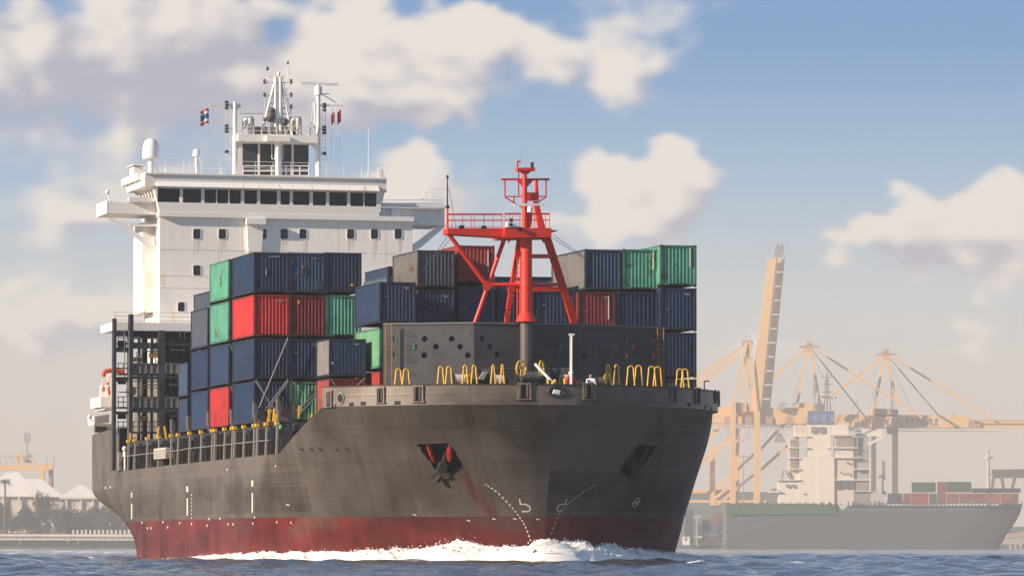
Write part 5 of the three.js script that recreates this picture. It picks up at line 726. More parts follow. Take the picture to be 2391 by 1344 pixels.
// ---------------------------------------------------------------- bow wave: broken white water along the hull, and its spray
{
  const crest = [[330, 1307], [420, 1304], [500, 1299], [600, 1295], [700, 1292], [800, 1289], [900, 1287], [980, 1284], [1040, 1281], [1070, 1273], [1088, 1269], [1112, 1276], [1150, 1283], [1200, 1283], [1240, 1277], [1290, 1271], [1345, 1272], [1400, 1279], [1450, 1284], [1500, 1290], [1560, 1297]];
  const base = []; // walk the waterline: starboard from aft to the stem, then down the port side
  for (let s = -58; s < stem(.4) - .02; s += .1) base.push([-half(s, .4), s]); for (let s = stem(.4) - .02; s > -17; s -= .1) base.push([half(s, .4), s]);
  const proj = (v) => { const w = toWorld(v).sub(V(0, EYE, 0)), z = -(w.z * cp) + w.y * sp, y = w.y * cp + w.z * sp; return [1195.5 + w.x / z * FPX, 672 - y / z * FPX, z]; };
  const out = V(0, 0, 0), rowsN = 64, P = [], uv = [], idx = []; let tip = base.length - 1;
  const tail = 90, prof = []; base.forEach(([u, s], i) => { const a = base[Math.max(0, i - 6)], b = base[Math.min(tip, i + 6)], n = V(-(b[1] - a[1]), 0, b[0] - a[0]).normalize(); if (n.dot(V(u, 0, s + 14)) < 0 && Math.abs(u) > .3) n.negate(); if (Math.abs(u) <= .6) n.set(clamp(u, -.6, .6), 0, 1).normalize(); const px = proj(V(u, .5, s))[0]; prof.push([V(u, 0, s), n, px]); });
  for (let k = 1; k <= tail; k++) { const l = prof[tip][0], q = k / tail; prof.push([V(l.x + 7.0 * q, 0, l.z - 3 * q), V(.5, 0, .87), 1565 + 180 * q]); }
  prof.forEach(([b, n, px], i) => {
    let yc = 1307; for (let k = 0; k + 1 < crest.length; k++) if (px >= crest[k][0] && px <= crest[k + 1][0]) yc = lerp(crest[k][1], crest[k + 1][1], (px - crest[k][0]) / (crest[k + 1][0] - crest[k][0])); if (px > 1560) yc = lerp(1297, 1312, clamp((px - 1560) / 180));
    const z = proj(b)[2], hC = Math.max(.05, EYE + (1279 - yc) * z / FPX + .03), w = clamp(.6 + hC * 2.1, .5, 3.8), jag = fbm(i * .11, 4, 4);
    for (let j = 0; j <= rowsN; j++) {
      const t = j / rowsN, o = -.25 + t * (w + .25), env = t < .12 ? lerp(.75, 1, t / .12) : Math.pow(1 - (t - .12) / .88, .75), x = i * .1, y = o;
      let h = hC * env * (.72 + .55 * jag); const r1 = 1 - Math.abs(2 * fbm(x * .9, y * 1.4 + h * .8, 4) - 1), r2 = 1 - Math.abs(2 * fbm(x * 3.1 + 7, y * 3.3, 4) - 1), r3 = fbm(x * 9, y * 9, 2) - .5; const amp = Math.min(1, hC) * smooth(1, .85, t);
      h += ((r1 - .62) * .75 + (r2 - .6) * .34 + r3 * .15) * amp; const sw = (fbm(x * 1.3 + 40, y * 1.7, 3) - .5) * .9 * amp;
      P.push(b.x + n.x * (o + sw), Math.max(h, -.25 + .12 * r3) - .12 * t * t, b.z + n.z * (o + sw)); uv.push(x, o);
    }
  });
  for (let i = 0; i + 1 < prof.length; i++) for (let j = 0; j < rowsN; j++) { const a = i * (rowsN + 1) + j, b = a + rowsN + 1; idx.push(a, a + 1, b + 1, a, b + 1, b); }
  const foamMat = new THREE.MeshPhysicalMaterial({ color: C(.86, .84, .80), roughness: .9, side: THREE.DoubleSide });
  const g = thing('bow_wave', 'white broken bow wave foaming along the hull of the big ship', 'wave', ORG.toArray(), YAW); g.userData.kind = 'stuff';
  meshPart('foam', rawGeo(P, null, uv, idx), foamMat, g, { kind: 'stuff' });
  const n = 5200, im = new THREE.InstancedMesh(new THREE.IcosahedronGeometry(1, 0), foamMat, n), m4 = new THREE.Matrix4(), Q = new THREE.Quaternion(); let c = 0;
  while (c < n) { const i = Math.floor(rnd() * prof.length), [b, nn, px] = prof[i], h0 = P[(i * (rowsN + 1) + 6) * 3 + 1]; if ((h0 < .25 || px < 820) && rnd() < .93) continue; const peak = Math.exp(-(((px - 1085) / 32) ** 2)) * 1.0; const j = Math.floor(Math.pow(rnd(), 1.6) * 50), v = (i * (rowsN + 1) + j) * 3, up = -Math.log(1 - rnd() * .98) * (.07 + .22 * peak) * Math.min(1, h0 + .2), r = rr(.012, .04) * (1 - .4 * clamp(up)); m4.compose(V(P[v] + rr(-.1, .1), P[v + 1] + up, P[v + 2] + rr(-.1, .1)), Q.setFromEuler(new THREE.Euler(rnd() * 6, rnd() * 6, 0)), V(r * rr(.8, 1.8), r, r)); im.setMatrixAt(c++, m4); }
  im.name = 'spray'; im.userData.kind = 'stuff'; g.add(im);
  // streaks of old foam on the water by the stern and off the bow
  const fl = new MB(); for (const [x, y, w, d] of [[70, 1282, 70, 1.6], [20, 1285, 40, 1.2], [560 / 3.7, 1288, 30, 1.2], [205, 1289, 26, 1.2], [215, 1306, 20, .6], [268, 1290, 26, 1], [1660, 1309, 60, .9], [1640, 1315, 40, .5], [1850, 1318, 40, .6], [35, 1294, 30, .9]]) { const z = 1 / ((y - 1279) / FPX / EYE), X = (x - 1195.5) / FPX * z, W = w / FPX * z, gz = new THREE.PlaneGeometry(2 * W, d * 2, 60, 10).rotateX(-Math.PI / 2), A = gz.attributes.position; for (let i = 0; i < A.count; i++) { const u = A.getX(i) / W, v = A.getZ(i) / d, e = 1 - u * u - v * v * .6; A.setXYZ(i, A.getX(i) + X, .02 + Math.max(0, e) * .16 * fbm(u * 9 + x, v * 5, 4) * 1.5 - (e < .1 ? .2 : 0), A.getZ(i) - z); } gz.computeVertexNormals(); fl.add(gz); }
  fl.build('foam_streaks', foamMat, scene, { kind: 'stuff', label: 'low white foam crests on the open water around the ship', category: 'foam' });
}
// ---------------------------------------------------------------- far side of the harbour: container cranes
const craneYellow = M(.78, .47, .19, { roughness: .6 }), craneShade = M(.42, .27, .15, { roughness: .6 }), craneGrey = M(.28, .27, .27, { roughness: .6 });  // yellow and grey made paler, part of the distance haze put into the colour
function farThing(name, label, category, z, px, group) { const t = thing(name, label, category, [(px - 1195.5) / FPX * z, 0, -z], 0, group); t.at = (x, y, dz = 0) => atDepth(x, y, z + dz).sub(t.position); t.k = z / FPX; return t; }
function farBar(mb, t, x0, y0, x1, y1, w, dz = 0, dz1 = dz) { const d = w * t.k; return mb.bar(t.at(x0, y0, dz), t.at(x1, y1, dz1), d, d * 1.1); }
{
  const Z = 4000;
  const c1 = farThing('container_crane', 'yellow quay crane with its long boom raised almost upright', 'crane', Z, 1740, 'yellow quay cranes');
  { const m = new MB(); for (const [x, y, w, dz] of [[1711.5, 937, 13, 0], [1768, 960, 14, 0], [1722, 1000, 9, 16], [1664, 1040, 12, 22]]) farBar(m, c1, x, y, x, 1180, w, dz); c1.userData.kind = undefined; delete c1.userData.kind; m.build('leg', craneYellow, c1); }
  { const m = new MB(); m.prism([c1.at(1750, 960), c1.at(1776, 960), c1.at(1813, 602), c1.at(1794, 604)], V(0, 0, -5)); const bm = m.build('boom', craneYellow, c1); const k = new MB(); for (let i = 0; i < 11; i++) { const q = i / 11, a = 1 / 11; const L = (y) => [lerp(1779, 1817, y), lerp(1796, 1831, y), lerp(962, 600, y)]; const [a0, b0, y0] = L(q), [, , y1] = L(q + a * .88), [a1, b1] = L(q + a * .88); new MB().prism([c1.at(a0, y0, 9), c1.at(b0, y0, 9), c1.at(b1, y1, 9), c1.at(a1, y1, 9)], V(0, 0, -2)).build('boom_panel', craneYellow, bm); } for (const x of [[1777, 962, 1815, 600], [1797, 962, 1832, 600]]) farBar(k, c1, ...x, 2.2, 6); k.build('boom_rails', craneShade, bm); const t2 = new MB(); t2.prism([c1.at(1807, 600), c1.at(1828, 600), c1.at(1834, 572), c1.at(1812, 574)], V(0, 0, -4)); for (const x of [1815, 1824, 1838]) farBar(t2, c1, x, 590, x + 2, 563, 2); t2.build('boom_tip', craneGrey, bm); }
  { const m = new MB(); for (const a of [[1745, 797, 1713, 940, 6], [1752, 797, 1768, 958, 6], [1739, 800, 1742, 960, 4]]) farBar(m, c1, ...a); m.build('apex_frame', craneYellow, c1); const h = new MB(); h.prism([c1.at(1733, 795), c1.at(1758, 795), c1.at(1758, 806), c1.at(1733, 810)], V(0, 0, -4)); for (const x of [1740, 1746, 1752]) farBar(h, c1, x, 795, x, 781, 1.6); h.prism([c1.at(1738, 806), c1.at(1756, 806), c1.at(1754, 836), c1.at(1746, 838)], V(0, 0, -3)); h.build('apex_head', craneGrey, c1); const s = new MB(); farBar(s, c1, 1730, 812, 1560, 926, 8); farBar(s, c1, 1730, 828, 1560, 946, 7, 14); farBar(s, c1, 1741, 830, 1750, 905, 4); farBar(s, c1, 1752, 905, 1750, 838, 4); s.build('back_stay', craneYellow, c1); }
  { const m = new MB(); for (const a of [[1853, 966, 1775, 1050, 7], [1770, 1052, 1672, 1142, 7], [1840, 1040, 1773, 1100, 7], [1768, 1102, 1660, 1190, 6], [1712, 965, 1560, 1118, 9], [1706, 1022, 1560, 1150, 8], [1705, 1135, 1670, 1162, 6]]) farBar(m, c1, ...a, 8); m.build('diagonal_brace', craneYellow, c1); for (const a of [[1560, 1170, 1790, 1170, 6], [1560, 1147, 1705, 1147, 8, 30]]) farBar(new MB(), c1, ...a).build('sill_beam', craneYellow, c1); }
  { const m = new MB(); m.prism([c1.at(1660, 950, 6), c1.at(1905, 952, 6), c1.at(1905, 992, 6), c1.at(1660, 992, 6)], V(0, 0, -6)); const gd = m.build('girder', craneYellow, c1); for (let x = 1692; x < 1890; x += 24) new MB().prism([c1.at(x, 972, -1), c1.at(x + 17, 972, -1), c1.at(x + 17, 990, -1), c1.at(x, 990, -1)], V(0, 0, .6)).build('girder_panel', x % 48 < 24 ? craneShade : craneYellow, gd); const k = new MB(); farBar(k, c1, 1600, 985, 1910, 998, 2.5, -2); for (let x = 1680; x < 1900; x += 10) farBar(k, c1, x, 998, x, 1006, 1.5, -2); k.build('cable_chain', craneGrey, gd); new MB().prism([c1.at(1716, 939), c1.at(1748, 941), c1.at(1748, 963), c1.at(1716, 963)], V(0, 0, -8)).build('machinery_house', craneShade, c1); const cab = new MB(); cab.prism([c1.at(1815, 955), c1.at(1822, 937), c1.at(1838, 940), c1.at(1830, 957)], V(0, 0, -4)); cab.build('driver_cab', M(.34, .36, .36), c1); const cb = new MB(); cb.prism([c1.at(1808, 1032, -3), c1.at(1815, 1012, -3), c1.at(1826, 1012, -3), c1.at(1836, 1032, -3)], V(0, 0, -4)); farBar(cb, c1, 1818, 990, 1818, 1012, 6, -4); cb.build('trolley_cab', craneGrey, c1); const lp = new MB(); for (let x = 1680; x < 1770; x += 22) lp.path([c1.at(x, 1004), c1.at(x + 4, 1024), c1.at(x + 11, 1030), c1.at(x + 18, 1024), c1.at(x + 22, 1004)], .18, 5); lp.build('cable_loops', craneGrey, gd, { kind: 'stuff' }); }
  const frameCrane = (t, ax, ay, L0, L1, y1, stays, legs) => {
    const m = new MB(); farBar(m, t, ax - 3, ay + 6, L0, y1, 6); farBar(m, t, ax + 3, ay + 6, L1, y1 - 5, 6); m.build('apex_frame', craneYellow, t); const h = new MB(); farBar(h, t, ax - 24, ay + 3, ax + 24, ay + 3, 5); h.prism([t.at(ax - 9, ay + 14), t.at(ax + 9, ay + 14), t.at(ax + 6, ay - 6), t.at(ax - 6, ay - 6)], V(0, 0, -3)); for (const x of [-4, 2, 8]) farBar(h, t, ax + x, ay, ax + x, ay - 14, 1.6); h.build('apex_head', craneShade, t);
    const s = new MB(); for (const a of stays) farBar(s, t, ...a); s.build('stay', craneYellow, t); const w = new MB(); farBar(w, t, ax + 10, ay + 14, L1 + 110, y1 + 30, 3, 12); for (const x of [-40, -20, 30]) farBar(w, t, ax + x * .1, ay + 10, ax + x * 2, y1, .8, 12); w.build('hoist_ropes', craneGrey, t, { kind: 'stuff' });
    for (const [x, y0, y2, wd, dz] of legs) { const g = new MB(); farBar(g, t, x, y0, x, y2, wd, dz); g.build('leg', craneYellow, t); }
    const k = new MB(); for (const [x, y0, y2] of [[L1 - 14, 870, 955], [L1 - 10, 900, 955]]) farBar(k, t, x, y0, x, y2, 1.6); k.build('ladder', craneGrey, t);
  };
  const c2 = farThing('container_crane', 'yellow quay crane with a pointed apex above the far ship tower', 'crane', Z + 40, 1890, 'yellow quay cranes');
  frameCrane(c2, 1890, 806, 1861, 1915, 948, [[1880, 816, 1790, 895, 6], [1909, 818, 2155, 975, 4.5]], [[1860, 940, 1180, 12, 0], [1915, 945, 1180, 8, 20]]);
  new MB().prism([c2.at(1855, 940), c2.at(1925, 942), c2.at(1925, 985), c2.at(1855, 985)], V(0, 0, -8)).build('machinery_house', craneYellow, c2);
  const c3 = farThing('container_crane', 'yellow quay crane with blue lettering along its lowered boom', 'crane', Z + 80, 2070, 'yellow quay cranes');
  frameCrane(c3, 2070, 824, 2041, 2096, 955, [[2061, 834, 1930, 935, 6], [2088, 834, 2320, 980, 4.5]], [[2041, 950, 1160, 11, 0], [2091, 992, 1155, 13, 10]]);
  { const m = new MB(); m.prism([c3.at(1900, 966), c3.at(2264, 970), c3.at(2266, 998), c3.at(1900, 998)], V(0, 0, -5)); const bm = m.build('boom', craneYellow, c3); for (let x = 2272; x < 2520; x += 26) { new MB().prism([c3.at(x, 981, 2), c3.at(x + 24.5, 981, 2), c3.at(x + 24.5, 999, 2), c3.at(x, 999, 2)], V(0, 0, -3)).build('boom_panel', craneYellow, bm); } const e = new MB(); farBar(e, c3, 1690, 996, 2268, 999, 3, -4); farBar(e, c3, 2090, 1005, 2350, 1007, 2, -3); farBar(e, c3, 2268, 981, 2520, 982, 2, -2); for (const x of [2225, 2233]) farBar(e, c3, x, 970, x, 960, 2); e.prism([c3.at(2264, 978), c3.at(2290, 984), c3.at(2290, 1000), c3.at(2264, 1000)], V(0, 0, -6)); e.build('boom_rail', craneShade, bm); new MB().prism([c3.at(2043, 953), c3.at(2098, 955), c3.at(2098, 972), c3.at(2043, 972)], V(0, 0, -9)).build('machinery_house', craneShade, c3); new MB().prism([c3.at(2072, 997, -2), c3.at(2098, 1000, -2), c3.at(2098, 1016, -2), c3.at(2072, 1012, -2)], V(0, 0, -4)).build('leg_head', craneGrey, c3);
    const font = await new FontLoader().loadAsync('fonts/droid/droid_sans_bold.typeface.json'); const blue = M(.10, .15, .30), tx = new TextGeometry('UNITHAI', { font, size: 16.5 * c3.k, depth: .15, curveSegments: 4 }); tx.computeBoundingBox(); const w0 = 124 * c3.k / tx.boundingBox.max.x; const a = c3.at(2066, 993); tx.scale(w0, 1, 1); const tp = tx.attributes.position; for (let i = 0; i < tp.count; i++) tp.setX(i, tp.getX(i) + tp.getY(i) * .2); tx.translate(a.x, a.y, a.z + .02); meshPart('lettering', tx, blue, bm); const bl = new MB(); bl.prism([c3.at(2208, 974), c3.at(2220, 974), c3.at(2218, 982), c3.at(2207, 982)], V(0, 0, .18)); bl.build('white_mark', letter, bm); }
  const gt = farThing('gantry_crane', 'small brown gantry crane at the right edge behind the far ship', 'crane', 4150, 2360);
  { const m = new MB(); m.prism([gt.at(2316, 1096), gt.at(2420, 1094), gt.at(2420, 1114), gt.at(2320, 1116)], V(0, 0, -8)); const b = m.build('girder', M(.40, .25, .13), gt); for (const [x, x1] of [[2322, 2316], [2340, 2346], [2372, 2362]]) { const l = new MB(); farBar(l, gt, x, 1112, x1, 1150, 7); l.build('leg', craneYellow, gt); } }
  const lt = farThing('light_tower', 'slender pale light tower with a round platform near the right edge', 'tower', 4100, 2309);
  { const m = new MB(); m.tube(lt.at(2309, 1200), lt.at(2309, 1066), 5 * lt.k, 3 * lt.k, 12); m.tube(lt.at(2309, 1070), lt.at(2309, 1066), 11 * lt.k, 11 * lt.k, 16); m.tube(lt.at(2309, 1066), lt.at(2311, 1052), 3 * lt.k, 1.6 * lt.k, 10); m.tube(lt.at(2309, 1108), lt.at(2309, 1105), 7 * lt.k, 7 * lt.k, 12); m.build('tower_shaft', M(.55, .42, .35), lt); }
}
// ---------------------------------------------------------------- moored ship beyond
{
  const Z = 3200, sh = farThing('moored_ship', 'hazy dark green cargo ship with cream superstructure moored at the quay behind', 'ship', Z, 2040), A = (x, y, dz = 0) => sh.at(x, y, dz);
  const p = [], idx = [], uv = [], N = 60, J = 10; const bowX = (y) => y > 1180 ? lerp(2330, 2388, smooth(1300, 1175, y)) : 2388;
  const top = (x) => x < 1955 ? 1175 : x < 1972 ? lerp(1175, 1196, (x - 1955) / 17) : x < 2330 ? 1180 : 1176;
  for (const sd of [0, 1]) for (let i = 0; i <= N; i++) for (let j = 0; j <= J; j++) { const y0 = 1312, xT = lerp(1688, 2388, i / N), y = lerp(y0, top(xT), j / J), x = lerp(1688, bowX(y), i / N), q = i / N, hw = 7.5 * Math.pow(clamp((1 - q) * 6), .6) * lerp(.85, 1, clamp(q * 8)) * lerp(.6, 1, j / J * .5 + .5); const v = A(x, y, 8 + (sd ? hw : -hw)); p.push(v.x, v.y, v.z); uv.push(v.x, v.y); }
  const id = (k, i, j) => (k * (N + 1) + i) * (J + 1) + j, qd = (a, b, c, d) => idx.push(a, b, c, a, c, d); for (let i = 0; i < N; i++) { for (let j = 0; j < J; j++) { qd(id(0, i, j), id(0, i + 1, j), id(0, i + 1, j + 1), id(0, i, j + 1)); qd(id(1, i, j), id(1, i, j + 1), id(1, i + 1, j + 1), id(1, i + 1, j)); } qd(id(0, i, J), id(0, i + 1, J), id(1, i + 1, J), id(1, i, J)); } for (let j = 0; j < J; j++) qd(id(0, 0, j), id(0, 0, j + 1), id(1, 0, j + 1), id(1, 0, j));
  const hull2 = meshPart('hull', rawGeo(p, null, uv, idx), M(.088, .108, .112, { map: grime, roughness: .6 }), sh);  // hull colour paled towards grey, some of the haze painted in
  const band = new MB(); band.prism([A(1696, 1181, -.6), A(1952, 1183, -.6), A(1952, 1200, -.6), A(1696, 1200, -.6)], V(0, 0, .1)); band.build('green_bulwark', M(.065, .19, .085, { map: grime }), hull2);
  for (const [x, w] of [[1716, 8], [1723, 6], [1742, 7], [1765, 6], [1806, 9], [1820, 8], [1857, 6], [1872, 6], [1885, 8], [1908, 9]]) new MB().prism([A(x - w / 2, 1184, -.52), A(x + w / 2, 1184, -.52), A(x + w / 2, 1198, -.52), A(x - w / 2, 1198, -.52)], V(0, 0, .06)).build('mooring_opening', black, hull2);
  const rop = new MB(); for (const a of [[1805, 1215, 1660, 1268], [1735, 1208, 1640, 1270]]) rop.tube(A(a[0], a[1], -.5), A(a[2], a[3], -4), .12, .12, 5); rop.build('mooring_ropes', M(.35, .36, .30), sh, { kind: 'stuff' });
  const cream = M(.90, .80, .66, { map: faint, roughness: .6 }), cream2 = M(.78, .66, .54, { map: faint, roughness: .6 }), dk = M(.07, .085, .10);
  const block = (name, x0, x1, y0, y1, dz, depth, m, par = sh) => new MB().prism([A(x0, y1, dz), A(x1, y1, dz), A(x1, y0, dz), A(x0, y0, dz)], V(0, 0, -depth)).build(name, m, par);
  const tw = block('accommodation', 1867, 1909, 1068, 1177, 1.0, 8, cream); block('accommodation_wing', 1909.5, 1949, 1068, 1177, .4, 8, cream); block('lower_house', 1818, 1866.5, 1121, 1178, 1.4, 9, cream); block('funnel_casing', 1887, 1940, 990, 1067.5, 1.2, 8, cream); const fn = block('funnel', 1888, 1949, 959, 989.5, .6, 7, M(.10, .16, .30)); block('funnel_panel', 1899, 1911, 967, 983, .5, .08, M(.2, .26, .36), fn); block('funnel_panel', 1917, 1929, 967, 983, .5, .08, M(.2, .26, .36), fn); block('funnel_badge', 1941, 1947, 968, 984, .5, .08, M(.2, .3, .5), fn);
  const rgt = block('side_house', 1949.5, 1994, 1015, 1178, 1.6, 9, cream2); block('after_house', 1994.5, 2030, 1020, 1150, 3, 7, M(.42, .40, .38, { map: faint })); block('bridge_house', 1940.5, 1980, 990, 1014, 1.2, 9, cream); block('bridge_house', 1855, 1886.5, 992, 1018, 1.5, 9, cream2); block('left_house', 1842, 1866.5, 1020, 1120, 3, 7, cream2); block('wing_deck', 2000, 2060, 1004, 1018, 2, 6, cream); new MB().prism([A(2030, 1040, 1.5), A(2066, 1020, 1.5), A(2066, 1016, 1.5), A(2026, 1034, 1.5)], V(0, 0, -5)).build('wing_strut', cream, sh); block('aft_cabin', 2033, 2070, 1146, 1182, 1, 5, M(.5, .48, .45)); block('low_side_deck', 1994, 2034, 1150, 1182, 1.2, 8, M(.22, .21, .21));
  const dkm = new MB(); for (const [x0, x1, y, w] of [[1840, 1890, 1045, 2], [1840, 1868, 1069, 2], [1840, 1868, 1095, 2], [1812, 1868, 1120, 2.4], [1932, 2005, 1045, 2], [1950, 2008, 1068, 2], [1994, 2034, 1095, 2], [1950, 2034, 1120, 2.2], [1990, 2034, 1146, 2], [1795, 1824, 1148, 2.4], [1850, 1890, 1018, 2], [1935, 1985, 1016, 2], [1980, 2010, 1010, 2]]) dkm.prism([A(x0, y + w / 2, -.4), A(x1, y + w / 2, -.4), A(x1, y - w / 2, -.4), A(x0, y - w / 2, -.4)], V(0, 0, -9)); dkm.build('deck_edges', cream, sh);
  for (const [x0, x1, y0, y1] of [[1952, 1967, 1124, 1141], [1974, 1989, 1124, 1141]]) block('window', x0, x1, y0, y1, .5, .06, dk, rgt); for (const [x0, x1, y0, y1] of [[1836, 1844, 1130, 1138], [1849, 1857, 1130, 1138], [1895, 1908, 996, 1011], [1914, 1927, 996, 1011], [1982, 1998, 996, 1006], [1978, 1984, 1077, 1083], [1963, 1968, 1101, 1106], [1978, 1984, 1103, 1109], [1876, 1883, 1151, 1154]]) block('window', x0, x1, y0, y1, .3, .06, M(.22, .22, .22), tw); const dr = new MB(); for (const [x0, x1, y0, y1] of [[1846, 1864, 1025, 1043], [1846, 1864, 1049, 1067], [1846, 1864, 1073, 1093], [1953, 1990, 1022, 1042], [2000, 2030, 1125, 1144], [2000, 2030, 1154, 1176]]) dr.prism([A(x0, y1, 1.1), A(x1, y1, 1.1), A(x1, y0, 1.1), A(x0, y0, 1.1)], V(0, 0, -.05)); dr.build('deck_recesses', M(.30, .25, .21), sh, { kind: 'stuff' });
  const ms = new MB(); for (const [x0, y0, x1, y1, w] of [[1932, 958, 1932, 868, 3], [1925, 958, 1929, 885, 2], [1939, 958, 1935, 885, 2], [1918, 880, 1946, 880, 1.6], [1920, 897, 1944, 897, 1.6], [1920, 915, 1945, 915, 1.6], [1918, 925, 1946, 930, 4], [1922, 872, 1922, 880, 1.5], [1941, 870, 1941, 880, 1.5], [1912, 958, 1912, 940, 8], [1925, 958, 1925, 942, 4], [1940, 958, 1940, 943, 3], [1902, 958, 1902, 945, 3], [2004, 990, 2004, 958, 3], [2000, 1060, 2004, 990, 4], [2064, 1120, 2064, 1076, 7], [2010, 1015, 2060, 990, 1], [1846, 1120, 1836, 1098, 3], [1826, 1120, 1830, 1098, 3]]) farBar(ms, sh, x0, y0, x1, y1, w, 1.5); ms.ball(A(1952, 928, 1), .8); ms.build('masts', M(.20, .19, .19), sh); const lbt = new MB(); lbt.add(new THREE.SphereGeometry(1, 14, 10).scale(2.6, .95, 1).translate(A(1806, 1142).x, A(1806, 1142).y, A(1806, 1142).z)); lbt.build('lifeboat', M(.42, .25, .2), sh); const vn2 = new MB(); vn2.ball(A(2025, 1137), .8); vn2.ball(A(2054, 1112), 1.6, .9); vn2.tube(A(2060, 1150), A(2060, 1120), 1.2); vn2.build('deck_gear', M(.33, .28, .25), sh, { kind: 'stuff' });
  const fwd = new MB(); for (let x = 1982; x < 2390; x += 9) farBar(fwd, sh, x, 1182, x + rr(-1, 2), 1172 + rr(-4, 4), 2.5, -.5); for (let x = 1700; x < 1955; x += 18) farBar(fwd, sh, x, 1178, x + 3, 1171, 2, -.3); fwd.build('deck_clutter', M(.07, .075, .07), sh, { kind: 'stuff' });
  const cl = [[2073, 2107, 1151, 1176, [.06, .08, .12], 'blue'], [2109, 2127, 1151, 1177, [.34, .08, .06], 'red'], [2128, 2168, 1150, 1178, [.40, .10, .06], 'orange brown'], [2169.5, 2188, 1151, 1178, [.07, .13, .10], 'dark green'], [2189, 2209.5, 1124, 1177, [.30, .08, .07], 'tall dull red'], [2129, 2185, 1125, 1149, [.05, .11, .085], 'bottle green'], [2210.5, 2268, 1124, 1149, [.05, .11, .085], 'bottle green'], [2211, 2240, 1151, 1175, [.36, .09, .06], 'rusty red'], [2241, 2300, 1151, 1175, [.30, .09, .08], 'brown red'], [2301, 2336, 1151, 1176, [.42, .14, .07], 'orange'], [2337, 2358, 1151, 1176, [.36, .11, .06], 'rust orange'], [2359, 2378, 1151, 1175, [.28, .09, .07], 'brown'], [2269.5, 2383, 1139, 1150, [.035, .05, .07], 'long low dark blue']];
  const where = ['left end of lower row by the cabin', 'second from the left in the lower row', 'lower row under the left green one', 'lower row just left of the tall red one', 'between the two bottle green ones', 'upper row, left one of the pair', 'upper row, right one of the pair', 'lower row under the right green one', 'lower row with a white mark', 'lower row, third from the right end', 'lower row, second from the right end', 'right end of the lower row', 'on top at right'];
  cl.forEach(([x0, x1, y0, y1, c, n], i) => { const t = farThing('deck_container', `${n} container on the moored ship, ${where[i]}`.replace('in the lower row', 'below'), 'container', Z + 1, (x0 + x1) / 2, 'containers on the moored ship'); const W = (x1 - x0 - .6) * t.k, b = t.at((x0 + x1) / 2, y1), h = (y1 - y0 - .6) * t.k; const m = M(...c, { map: grimes[i % 4], roughness: .6 }); const bx = new MB(); bx.box(-W / 2, W / 2, b.y, b.y + h, b.z, b.z - 2.4); bx.build('box', m, t); const r = new MB(); for (let x = -W / 2 + .2; x < W / 2; x += .45) r.box(x, x + .18, b.y + .15, b.y + h - .15, b.z + .001, b.z + .05); for (const y of [b.y, b.y + h - .12]) r.box(-W / 2, W / 2, y, y + .12, b.z + .001, b.z + .06); r.build('ribs', m, t); if (i === 8) { const l = new MB(); for (const q of [-.6, 0, .6]) l.box(q - .2, q + .2, b.y + 1, b.y + 1.9, b.z + .07, b.z + .08); l.build('white_mark', letter, t); } });
}
